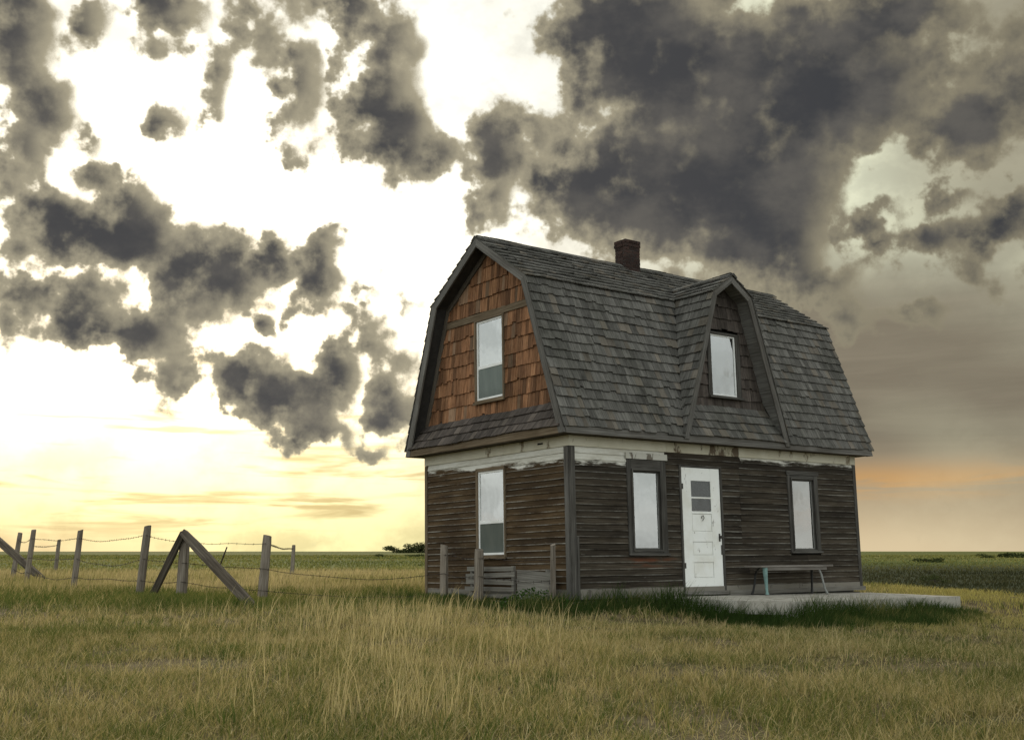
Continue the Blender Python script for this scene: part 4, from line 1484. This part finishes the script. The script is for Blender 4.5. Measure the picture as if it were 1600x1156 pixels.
def timber(name, p, q, wd, th, mat, label, cat):
    """rough squared timber from p to q (centres)"""
    p, q = Vector(p), Vector(q)
    d = (q - p)
    n = 6
    side_ = d.cross(Vector((0, 1, 0))).normalized()
    fwd = side_.cross(d).normalized()
    mb = MB()
    rr = random.Random(int(p.x * 100))
    rings = []
    for i in range(n + 1):
        c = p + d * (i / n)
        s = 1 + rr.uniform(-.06, .06)
        k = 0.86 if i in (0, n) else 1.0
        rings.append([c + side_ * (sx * wd / 2 * s * k) + fwd * (sy * th / 2) for sx, sy in ((-1, -1), (1, -1), (1, 1), (-1, 1))])
    ln_ = d.length
    for i in range(n):
        for k in range(4):
            k2 = (k + 1) % 4
            mb.poly([rings[i][k], rings[i][k2], rings[i + 1][k2], rings[i + 1][k]],
                    [(ln_ * i / n, k * .1), (ln_ * i / n, k * .1 + .1), (ln_ * (i + 1) / n, k * .1 + .1), (ln_ * (i + 1) / n, k * .1)], .5)
    mb.poly(rings[0][::-1], [(0, 0), (.1, 0), (.1, .1), (0, .1)], .5)
    mb.poly(rings[-1], [(0, 0), (.1, 0), (.1, .1), (0, .1)], .5)
    o = mb.build(name, mat, None, 0.012)
    tag(o, label, cat)
    return o


# A-frame: two timbers meeting over post f
top = Vector((-5.83, 20.52, 1.03))
timber('fence_brace', top + Vector((-0.03, -0.03, 0.01)), (-6.55, 20.75, -0.32), 0.115, 0.10, 'brace', 'left dark timber of the A-frame brace, running down to the tall post', 'brace')
timber('fence_brace', top + Vector((0.0, -0.14, 0.0)), (-3.80, 18.2, -0.42), 0.155, 0.10, 'brace', 'long right-hand dark timber of the A-frame brace', 'brace')
timber('fence_brace', (-16.9, 36.2, 1.62), (-13.7, 34.0, -0.20), 0.20, 0.13, 'brace', 'dark brace leaning behind two posts at the far left edge', 'brace')


def strand(name, pts, label, sagmin=0.02, sagmax=0.09, seed=1):
    """barbed wire hung between points, with twisted barbs"""
    rr = random.Random(seed)
    path = []
    for a, b in zip(pts, pts[1:]):
        n = 10
        sag = rr.uniform(sagmin, sagmax) * min(1.5, (b - a).length / 2.5)
        ph, am = rr.uniform(0, 6), rr.uniform(0.0, 0.022)
        for i in range(n):
            t = i / n
            p = a.lerp(b, t)
            p.z -= sag * 4 * t * (1 - t)
            p.z += am * math.sin(t * 9 + ph) * math.sin(math.pi * t)
            path.append(p)
    path.append(pts[-1])
    mb = MB()
    tube(mb, path, 0.0042, 4, 0.5, False)
    for a, b in zip(path, path[1:]):
        n = max(1, int((b - a).length / 0.16))
        for i in range(n):
            c = a.lerp(b, (i + .5) / n)
            for s in (1, -1):
                d = Vector((rr.uniform(-.4, .4), rr.uniform(-1, 1), rr.uniform(-1, 1))).normalized() * 0.024
                tube(mb, [c - d, c + d], 0.0028, 3, 0.5, False)
    o = mb.build(name, 'rustwire')
    tag(o, label, 'wire', 'barbed wire strands')
    return o


P_ = at_post
strand('barbed_wire', [P_('b', 1.28), P_('c', 1.26), P_('d', 1.18), P_('e', 1.18), P_('f', 1.00) + Vector((0, -.02, 0.04)), P_('g', 1.06)],
       'top barbed wire running along the left fence to the thick post', 0.03, 0.07, 2)
strand('barbed_wire', [P_('b', 0.74), P_('c', 0.72), P_('d', 0.72), P_('e', 0.74), P_('f', 0.66), P_('g', 0.62), P_('h', 0.55), P_('i', 0.52), P_('j', 0.50)],
       'middle barbed wire sagging from the left fence to the house', 0.01, 0.10, 4)
strand('barbed_wire', [P_('b', 0.34), P_('c', 0.33), P_('d', 0.30), P_('e', 0.34), P_('f', 0.33), P_('g', 0.24), P_('h', 0.19), P_('i', 0.17)],
       'lowest barbed wire running just above the grass to the house', 0.01, 0.07, 5)
strand('barbed_wire', [P_('h', 0.86), P_('i', 0.80), P_('j', 0.80)], 'upper barbed wire between the three posts in front of the gable', 0.01, 0.04, 6)
strand('barbed_wire', [P_('g', 1.06), P_('l', 1.0)], 'barbed wire running back from the thick post to the small distant post', 0.02, 0.05, 7)
strand('barbed_wire', [P_('k', 1.2), P_('c', 1.05)], 'barbed wire running back from the far-left posts to the distant post', 0.02, 0.05, 8)
mb = MB()
s0 = Vector((-5.15, 20.45, 0.62))
tube(mb, [s0 + Vector((0.085, 0, 0.16)), s0 + Vector((0.03, 0, 0.0)), s0 + Vector((-0.05, 0, -0.24))], [0.012, 0.014, 0.011], 6)
st = mb.build('wire_stay', 'rustwire')
tag(st, 'thin dark stick hanging across the wires beside the A-frame brace', 'stick')


# ================================================================ vegetation
def blade_mesh(name, base, height, width, lean_x, lean_y, ang, col, tipcol=None):
    """one mesh of five-vertex blades from arrays"""
    n = len(base)
    ca, sa = np.cos(ang) * width * .5, np.sin(ang) * width * .5
    V = np.zeros((n, 5, 3), np.float32)
    mid = np.stack([lean_x * .32, lean_y * .32, height * .55], -1)
    tip = np.stack([lean_x, lean_y, height], -1)
    off = np.stack([ca, sa, np.zeros(n)], -1)
    V[:, 0] = base - off
    V[:, 1] = base + off
    V[:, 2] = base + mid + off * .8
    V[:, 3] = base + mid - off * .8
    V[:, 4] = base + tip
    me = bpy.data.meshes.new(name)
    me.vertices.add(n * 5)
    me.vertices.foreach_set('co', V.ravel())
    loops = np.zeros((n, 7), np.int32)
    b = (np.arange(n) * 5)[:, None]
    loops[:] = b + np.array([0, 1, 2, 3, 3, 2, 4])
    me.loops.add(n * 7)
    me.loops.foreach_set('vertex_index', loops.ravel())
    me.polygons.add(n * 2)
    st_ = np.zeros((n, 2), np.int32)
    st_[:, 0] = np.arange(n) * 7
    st_[:, 1] = st_[:, 0] + 4
    me.polygons.foreach_set('loop_start', st_.ravel())
    at = me.color_attributes.new('col', 'FLOAT_COLOR', 'POINT')
    c = np.ones((n, 5, 4), np.float32)
    c[:, :, :3] = col[:, None, :]
    if tipcol is not None:
        c[:, 4, :3] = tipcol
        c[:, 2:4, :3] = (col * .6 + tipcol * .4)[:, None, :]
    at.data.foreach_set('color', c.ravel())
    me.materials.append(M['blade'])
    me.update(calc_edges=True)
    me.validate()
    o = bpy.data.objects.new(name, me)
    COL.objects.link(o)
    return o


def vnoise(x, y, s, seed=0):
    """smooth value noise 0..1"""
    x, y = x / s, y / s
    xi, yi = np.floor(x).astype(np.int64), np.floor(y).astype(np.int64)
    xf, yf = x - xi, y - yi
    xf, yf = xf * xf * (3 - 2 * xf), yf * yf * (3 - 2 * yf)

    def h(i, j):
        k = (i * 374761393 + j * 668265263 + seed * 1442695041) & 0xffffffff
        k = ((k ^ (k >> 13)) * 1274126177) & 0xffffffff
        return ((k ^ (k >> 16)) & 0xffff) / 65535.0
    return (h(xi, yi) * (1 - xf) + h(xi + 1, yi) * xf) * (1 - yf) + (h(xi, yi + 1) * (1 - xf) + h(xi + 1, yi + 1) * xf) * yf


HMI = np.array(HM.inverted())
SLAB2D = [(p.x, p.y) for p in (sA, sB, sC, sD2)]


def house_uv(x, y):
    u = HMI[0, 0] * x + HMI[0, 1] * y + HMI[0, 3]
    v = HMI[1, 0] * x + HMI[1, 1] * y + HMI[1, 3]
    return u, v


def in_slab(x, y, grow=0.0):
    u, v = house_uv(x, y)
    lo = 1.30 + (2.24 - 1.30) * np.clip(-v / 2.2, 0, 1)
    return (u > lo - grow) & (u < 7.2 + grow) & (v > -2.2 - grow) & (v < 0.0)


def blocked(x, y):
    u, v = house_uv(x, y)
    return ((u > -0.03) & (u < L + .03) & (v > -0.03) & (v < W + .03)) | in_slab(x, y, -0.02)


def wedge(n, y0, y1, spread=0.62, pw=1.0, xmin=None, xmax=None):
    """random points of the view's ground wedge, denser near; pw=1 gives even area density"""
    t = rng.random(n)
    if pw == 1.0:
        y = np.sqrt(y0 * y0 + (y1 * y1 - y0 * y0) * t)
    else:                                   # density falling as 1/y
        y = y0 + (y1 - y0) * t if pw == 0.5 else y0 * (y1 / y0) ** t
    x = (rng.random(n) * 2 - 1) * (y * spread + 0.6)
    k = ~blocked(x, y)
    if xmin is not None:
        k &= x > xmin
    if xmax is not None:
        k &= x < xmax
    return x[k], y[k]


def lerp_cols(t, stops):
    p = np.array([s[0] for s in stops])
    c = np.array([s[1] for s in stops])
    return np.stack([np.interp(t, p, c[:, i]) for i in range(3)], -1)


DRY = (0.42, 0.335, 0.155)
STRAW = (0.52, 0.435, 0.235)
OLIVE = (0.235, 0.22, 0.078)
GREEN = (0.115, 0.145, 0.040)
LUSH = (0.038, 0.068, 0.017)


def lay_grass(name, x, y, h, wd, cols, lean=0.5, tip=None, label=None):
    n = len(x)
    z = gz(x, y) - 0.01
    a = rng.random(n) * 2 * np.pi
    l = h * lean * (0.2 + rng.random(n))
    wind = 0.12 * h
    o = blade_mesh(name, np.stack([x, y, z], -1), h, wd, np.cos(a) * l + wind, np.sin(a) * l, rng.random(n) * np.pi, cols, tip)
    o['kind'] = 'stuff'
    if label:
        o['label'] = label
    return o


# -- the yard's short sod
xs, ys = [], []
for n, y0, y1, pw in ((250000, 3.2, 13.0, 0.5), (170000, 12.0, 32.0, 0.5)):
    x, y = wedge(n, y0, y1, 0.60, pw)
    xs.append(x)
    ys.append(y)
x, y = np.concatenate(xs), np.concatenate(ys)
pn = vnoise(x, y, 1.3, 3) * .55 + vnoise(x, y, 0.35, 4) * .45
bare = (vnoise(x, y, 0.9, 9) * .6 + vnoise(x, y, 0.3, 10) * .4)


def worn(x, y):
    """bare trampled patches of the yard"""
    m = np.zeros_like(x)
    for px_, py_, rx_, ry_ in ((-2.75, 9.3, 1.4, .8), (3.15, 9.3, 1.3, .75), (1.75, 8.7, 1.0, .55), (-1.1, 11.5, .6, .5), (4.6, 12.2, .9, .5), (-4.2, 7.4, .8, .35), (2.6, 6.1, .6, .3)):
        m = np.maximum(m, 1 - ((x - px_) / rx_) ** 2 - ((y - py_) / ry_) ** 2)
    return np.clip(m + (vnoise(x, y, .22, 51) - .5) * 1.2, 0, 1) * (m > -.4)


keep = rng.random(len(x)) < (0.10 + 0.9 * smooth(0.24, 0.40, bare)) * (1 - .88 * smooth(.1, .5, worn(x, y)))
x, y, pn = x[keep], y[keep], pn[keep]
n = len(x)
t = np.clip(pn * 0.75 + 0.10 + rng.normal(0, .27, n), 0, 1)
leftgreen = smooth(15.5, 19, y) * (1 - smooth(24, 27, y)) * (x < -1.2)
t = np.clip(t + leftgreen * 0.28, 0, 1)
rightyel = smooth(0.27, 0.36, x / y) * smooth(14.5, 17.5, y)
cols = lerp_cols(t, [(0, STRAW), (.3, DRY), (.55, OLIVE), (.85, GREEN), (1, (0.07, 0.11, .026))])
cols = cols * (1 - rightyel[:, None] * .7) + np.array((0.44, 0.385, 0.135)) * rightyel[:, None] * .7
cols *= rng.uniform(.70, 1.36, (n, 1))
hh = (0.030 + 0.065 * rng.random(n) + 0.045 * pn) * (1 + leftgreen * 0.9) * (1 + .25 * smooth(14, 30, y))
lay_grass('lawn_grass', x, y, hh, np.maximum(0.0045, y * 0.00052) * rng.uniform(.7, 1.3, n), cols, 0.9)['label'] = 'short patchy olive and straw grass of the yard'

# -- bunch-grass tufts
tx, ty = wedge(6500, 3.6, 21.0, 0.60, 0.5)
kk = (vnoise(tx, ty, 1.1, 15) + rng.normal(0, .12, len(tx)) > 0.40) & (worn(tx, ty) < .25)
tx, ty = tx[kk], ty[kk]
nb = rng.integers(8, 18, len(tx))
ti = np.repeat(np.arange(len(tx)), nb)
n = len(ti)
th_ = rng.uniform(.05, .17, len(tx))
tt = np.clip(vnoise(tx, ty, 1.6, 16) * 1.3 - .15 + rng.normal(0, .18, len(tx)), 0, 1)
ra, rd = rng.random(n) * 6.28, rng.random(n) * .05
x, y = tx[ti] + np.cos(ra) * rd, ty[ti] + np.sin(ra) * rd
h = th_[ti] * rng.uniform(.55, 1.15, n)
cols = lerp_cols(np.clip(tt[ti] + rng.normal(0, .12, n), 0, 1), [(0, STRAW), (.35, DRY), (.6, (0.21, .20, .065)), (.85, (.12, .15, .04)), (1, (.08, .12, .03))]) * rng.uniform(.7, 1.25, (n, 1))
o = blade_mesh('bunch_grass', np.stack([x, y, gz(x, y) - .01], -1), h, np.maximum(.0045, y * .0005) * rng.uniform(.7, 1.3, n), np.cos(ra) * h * rng.uniform(.15, .8, n), np.sin(ra) * h * rng.uniform(.15, .8, n), ra + 1.57, cols)
o['kind'] = 'stuff'

# -- fallen straw lying on the sod
x, y = wedge(42000, 3.2, 20.0, 0.60, 0.5)
n = len(x)
z = gz(x, y) + rng.uniform(0.01, 0.06, n)
a = rng.random(n) * 6.28
ll = rng.uniform(.06, .20, n)
o = blade_mesh('fallen_straw', np.stack([x, y, z], -1), rng.uniform(-.01, .05, n), np.maximum(0.004, y * .0004), np.cos(a) * ll, np.sin(a) * ll, a + 1.57, np.array([STRAW]) * rng.uniform(.6, 1.2, (n, 1)))
o['kind'] = 'stuff'

# -- tall dry stalks in the foreground, thickest left of the house
cx = rng.normal(-0.85, 0.72, 3600)
cy = rng.uniform(6.0, 16.5, 3600)
cx = cx * (cy / 10.0) - 0.1
k = ~blocked(cx, cy)
x, y = cx[k], cy[k]
clump = vnoise(x, y, 0.45, 12)
k = clump + rng.normal(0, .10, len(x)) > 0.58
x, y = x[k], y[k]
x2, y2 = wedge(4200, 4.5, 18.0, 0.58, 0.5)
k = (vnoise(x2, y2, 0.7, 13) > 0.55) & (worn(x2, y2) < .2)
x, y = np.concatenate([x, x2[k]]), np.concatenate([y, y2[k]])
n = len(x)
hh = rng.uniform(.16, .52, n)
hh[-k.sum():] *= 0.55
cols = np.array([STRAW]) * rng.uniform(.65, 1.25, (n, 1))
lay_grass('dry_stalks', x, y, hh, np.maximum(0.0042, y * .0005) * rng.uniform(.7, 1.2, n), cols, 0.42)['label'] = 'tall straw-coloured grass stalks left of the house'

# -- lush dark green growth round the slab, the house foot and the A-frame
u = rng.uniform(-1.1, 8.4, 120000)
v = rng.uniform(-3.9, 0.15, 120000)
P3 = np.array(HM) @ np.stack([u, v, np.zeros_like(u), np.ones_like(u)])
x, y = P3[0], P3[1]
lo = 1.30 + 0.94 * np.clip(-v / 2.2, 0, 1)
dist = np.where(v < -2.2, -2.2 - v, 0) + np.where(u < lo, np.minimum(lo - u, -v), 0) + np.where(u > 6.95, u - 6.95, 0)
reach_ = np.where(u > 6.8, 0.32, 0.50 + 0.35 * smooth(0.5, 3.5, u))
prob = np.exp(-(dist / reach_) ** 4) * (0.55 + 0.6 * vnoise(x, y, .35, 21))
k = (~blocked(x, y)) & (rng.random(len(x)) < prob)
x, y = x[k], y[k]
nearness = np.exp(-(dist[k] / .5) ** 2)
n1 = len(x)
h1 = (0.09 + 0.24 * rng.random(n1) * (.3 + nearness) * np.where(dist[k] < .35, 1.25, 1.0)) * (1 - .5 * smooth(4.2, 6.9, u[k])) * (0.7 + .6 * vnoise(x, y, .5, 22))
# along the gable foot
v2 = rng.uniform(-0.3, W + 0.6, 26000)
u2 = -np.abs(rng.normal(0, 0.42, 26000)) - 0.06
P3 = np.array(HM) @ np.stack([u2, v2, np.zeros_like(u2), np.ones_like(u2)])
xg, yg = P3[0], P3[1]
hg = rng.uniform(.08, .24, len(xg)) * (0.6 + .7 * vnoise(xg, yg, .5, 23))
# under the A-frame and the fence line
xa = rng.uniform(-6.9, -3.9, 30000)
ya = 19.6 + (xa + 4) * -0.35 + rng.normal(0, .55, 30000)
ka = rng.random(30000) < .75 * vnoise(xa, ya, .6, 24) + .15
xa, ya = xa[ka], ya[ka]
ha = rng.uniform(.06, .19, len(xa))
X, Y, Hh = np.concatenate([x, xg, xa]), np.concatenate([y, yg, ya]), np.concatenate([h1, hg, ha])
n = len(X)
t = np.clip(vnoise(X, Y, .5, 25) + rng.normal(0, .2, n), 0, 1)
cols = lerp_cols(t, [(0, LUSH), (.6, (0.060, .095, .027)), (.9, (.10, .125, .037)), (1, OLIVE)]) * rng.uniform(.7, 1.25, (n, 1))
isA = np.arange(n) >= n - len(xa)
cols[isA] = cols[isA] * .7 + np.array((0.19, 0.18, 0.055)) * .75
lay_grass('lush_grass', X, Y, Hh, np.maximum(.007, Y * .0006) * rng.uniform(.7, 1.4, n), cols, 0.6)['label'] = 'dark green rank grass round the porch slab and house foot'

# -- tall tan meadow beyond the fence, left
x, y = wedge(120000, 22.0, 58.0, 0.62, 0.5)
s = x / y
k = (s < 0.22) & (rng.random(len(x)) < smooth(22, 26, y) * (0.45 + .6 * vnoise(x, y, 2.5, 31)))
x, y = x[k], y[k]
n = len(x)
t = np.clip(vnoise(x, y * .45, 2.2, 32) * .8 + rng.normal(0, .2, n), 0, 1)
cols = lerp_cols(t, [(0, (0.56, 0.455, 0.25)), (.5, (0.47, 0.385, .19)), (.8, (0.33, .295, .12)), (1, (.14, .16, .05))]) * rng.uniform(.7, 1.2, (n, 1))
lay_grass('meadow_grass', x, y, rng.uniform(.10, .34, n), y * .0006, cols, .25)['label'] = 'tall tan meadow grass beyond the fence'

# -- coarse tufts of the far fields and the dark coulee
x, y = wedge(110000, 29.0, 260.0, 0.66, 0.0)
s = x / y
right = smooth(.12, .24, s)
z = gz(x, y)
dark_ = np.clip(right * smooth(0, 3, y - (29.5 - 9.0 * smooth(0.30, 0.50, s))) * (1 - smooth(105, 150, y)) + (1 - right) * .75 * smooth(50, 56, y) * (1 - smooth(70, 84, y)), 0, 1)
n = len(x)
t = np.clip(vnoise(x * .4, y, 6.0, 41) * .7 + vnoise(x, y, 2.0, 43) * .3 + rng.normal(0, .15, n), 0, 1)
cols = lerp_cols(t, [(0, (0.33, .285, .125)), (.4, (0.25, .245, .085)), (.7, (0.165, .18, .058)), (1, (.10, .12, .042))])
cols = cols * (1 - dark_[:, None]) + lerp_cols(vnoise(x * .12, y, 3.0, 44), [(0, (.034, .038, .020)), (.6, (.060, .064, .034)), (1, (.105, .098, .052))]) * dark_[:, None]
cols *= rng.uniform(.65, 1.25, (n, 1))
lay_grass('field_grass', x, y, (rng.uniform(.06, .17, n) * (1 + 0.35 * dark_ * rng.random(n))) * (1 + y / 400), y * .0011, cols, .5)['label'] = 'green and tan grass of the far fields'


# -- bushes and far trees: leaf-sized faces through the crown's volume
def leaves_mesh(name, centres, size, cols, parent=None):
    n = len(centres)
    d = rng.normal(size=(n, 3))
    d /= np.linalg.norm(d, axis=1)[:, None]
    e = np.cross(d, rng.normal(size=(n, 3)))
    e /= np.linalg.norm(e, axis=1)[:, None]
    s = (size * rng.uniform(.6, 1.4, n))[:, None]
    V = np.stack([centres - d * s, centres + e * s * .45, centres + d * s, centres - e * s * .45], 1).astype(np.float32)
    me = bpy.data.meshes.new(name)
    me.vertices.add(n * 4)
    me.vertices.foreach_set('co', V.ravel())
    me.loops.add(n * 4)
    me.loops.foreach_set('vertex_index', np.arange(n * 4, dtype=np.int32))
    me.polygons.add(n)
    me.polygons.foreach_set('loop_start', np.arange(n, dtype=np.int32) * 4)
    at = me.color_attributes.new('col', 'FLOAT_COLOR', 'POINT')
    c = np.ones((n, 4, 4), np.float32)
    c[:, :, :3] = cols[:, None, :]
    at.data.foreach_set('color', c.ravel())
    me.materials.append(M['blade'])
    me.update(calc_edges=True)
    me.validate()
    o = bpy.data.objects.new(name, me)
    COL.objects.link(o)
    o.parent = parent
    return o


def crown_points(n, lobes):
    """points in a few overlapping lobes, thinned by noise so that gaps stay open"""
    out = []
    w_ = np.array([l[3] * l[4] for l in lobes])
    for (cx, cy, cz, rx, rz), k in zip(lobes, rng.multinomial(n, w_ / w_.sum())):
        p = rng.normal(size=(k, 3))
        p /= np.linalg.norm(p, axis=1)[:, None]
        p *= (rng.random(k) ** 0.45)[:, None]
        out.append(p * np.array([rx, rx * .9, rz]) + np.array([cx, cy, cz]))
    p = np.concatenate(out)
    g = np.sin(p[:, 0] * 7.3 / max(l[3] for l in lobes)) * np.sin(p[:, 2] * 6.1 / max(l[4] for l in lobes) + 1.0)
    return p[(g > -0.55) | (rng.random(len(p)) < .4)]


def woody(name, label, cat, loc, lobes, n, leaf, base_col, trunk_h, trunk_r, group):
    t = thing(name, label, cat, loc, group)
    mb = MB()
    tube(mb, [(0, 0, -0.2), (0.03 * trunk_h, 0, trunk_h * .5), (0, 0.02, trunk_h)], [trunk_r, trunk_r * .75, trunk_r * .4], 6)
    for l in lobes:
        tube(mb, [(0, 0, trunk_h * .45), (l[0] * .6, l[1] * .6, (trunk_h * .45 + l[2]) / 2), (l[0], l[1], l[2])], [trunk_r * .5, trunk_r * .35, trunk_r * .15], 5)
    mb.build('trunk' if cat == 'tree' else 'stem', 'brace', t)
    p = crown_points(n, lobes)
    cols = np.array([base_col]) * rng.uniform(.5, 1.5, (len(p), 1)) * np.array([1, 1, 1])
    leaves_mesh('crown' if cat == 'tree' else 'foliage', p, leaf, cols, t)
    return t


def rnd_lobes(rr, n, w_, h, z0):
    return [(rr.uniform(-.5, .5) * w_, rr.uniform(-.4, .4) * w_, z0 + rr.uniform(-.05, .62) * h, w_ * rr.uniform(.28, .45), h * rr.uniform(.2, .34)) for _ in range(n)]


# weed clump by the crate
woody('weed_clump', 'dark green leafy weed clump at the foot of the gable beside the crate', 'plant', (0.27, 17.1, -0.22),
      [(-.30, 0, .12, .30, .16), (.05, .05, .20, .36, .20), (.38, 0, .12, .28, .15), (-.05, -.15, .08, .4, .12)], 2600, 0.022, (0.042, 0.082, 0.020), 0.22, 0.012, None)

TREES = [  # the far shelterbelt (x, y, width, height)
    (-59.0, 590, 9.0, 4.4, 'leftmost bush of the far shelterbelt on the horizon'),
    (-52.5, 585, 8.0, 5.6, 'broad rounded tree left of centre in the far shelterbelt'),
    (-46.5, 595, 7.0, 7.0, 'tallest tree of the far shelterbelt left of the house'),
    (-42.5, 590, 5.0, 5.8, 'slim tree right of the tallest one in the far shelterbelt'),
    (-37.0, 600, 5.0, 4.4, 'small tree of the far shelterbelt nearest the house wall'),
]
for i, (x, y, wd, h, lab) in enumerate(TREES):
    rr = random.Random(100 + i)
    woody('shelterbelt_tree', lab, 'tree', (x, y, float(gz(x, y))), rnd_lobes(rr, 7, wd, h, 0.2), 1700, 0.40, (0.075, 0.085, 0.038), h * .6, 0.22, 'far shelterbelt trees')
BUSHES = [
    (-20.6, 190, 3.0, 0.7, 'small dark bush in the field below the far shelterbelt'),
    (-15.4, 185, 3.0, 0.7, 'low dark bush in the field close to the house wall'),
    (54.0, 150, 3.2, 0.85, 'wide dark bush in the right field, half way to the horizon'),
    (27.8, 76, 1.3, 0.85, 'single round bush in the dark hollow on the right'),
    (72.5, 175, 2.4, 0.8, 'small bush left of the clump at the right edge'),
    (79.5, 178, 6.0, 1.05, 'large dark bush clump near the right edge'),
    (84.5, 180, 4.0, 0.95, 'dark bush cut by the right edge'),
]
for i, (x, y, wd, h, lab) in enumerate(BUSHES):
    rr = random.Random(200 + i)
    woody('field_bush', lab, 'bush', (x, y, float(gz(x, y)) - .05), rnd_lobes(rr, 5, wd, h, 0.0), 900, wd * .040, (0.060, 0.075, 0.030), h * .5, 0.05, 'bushes in the far fields')
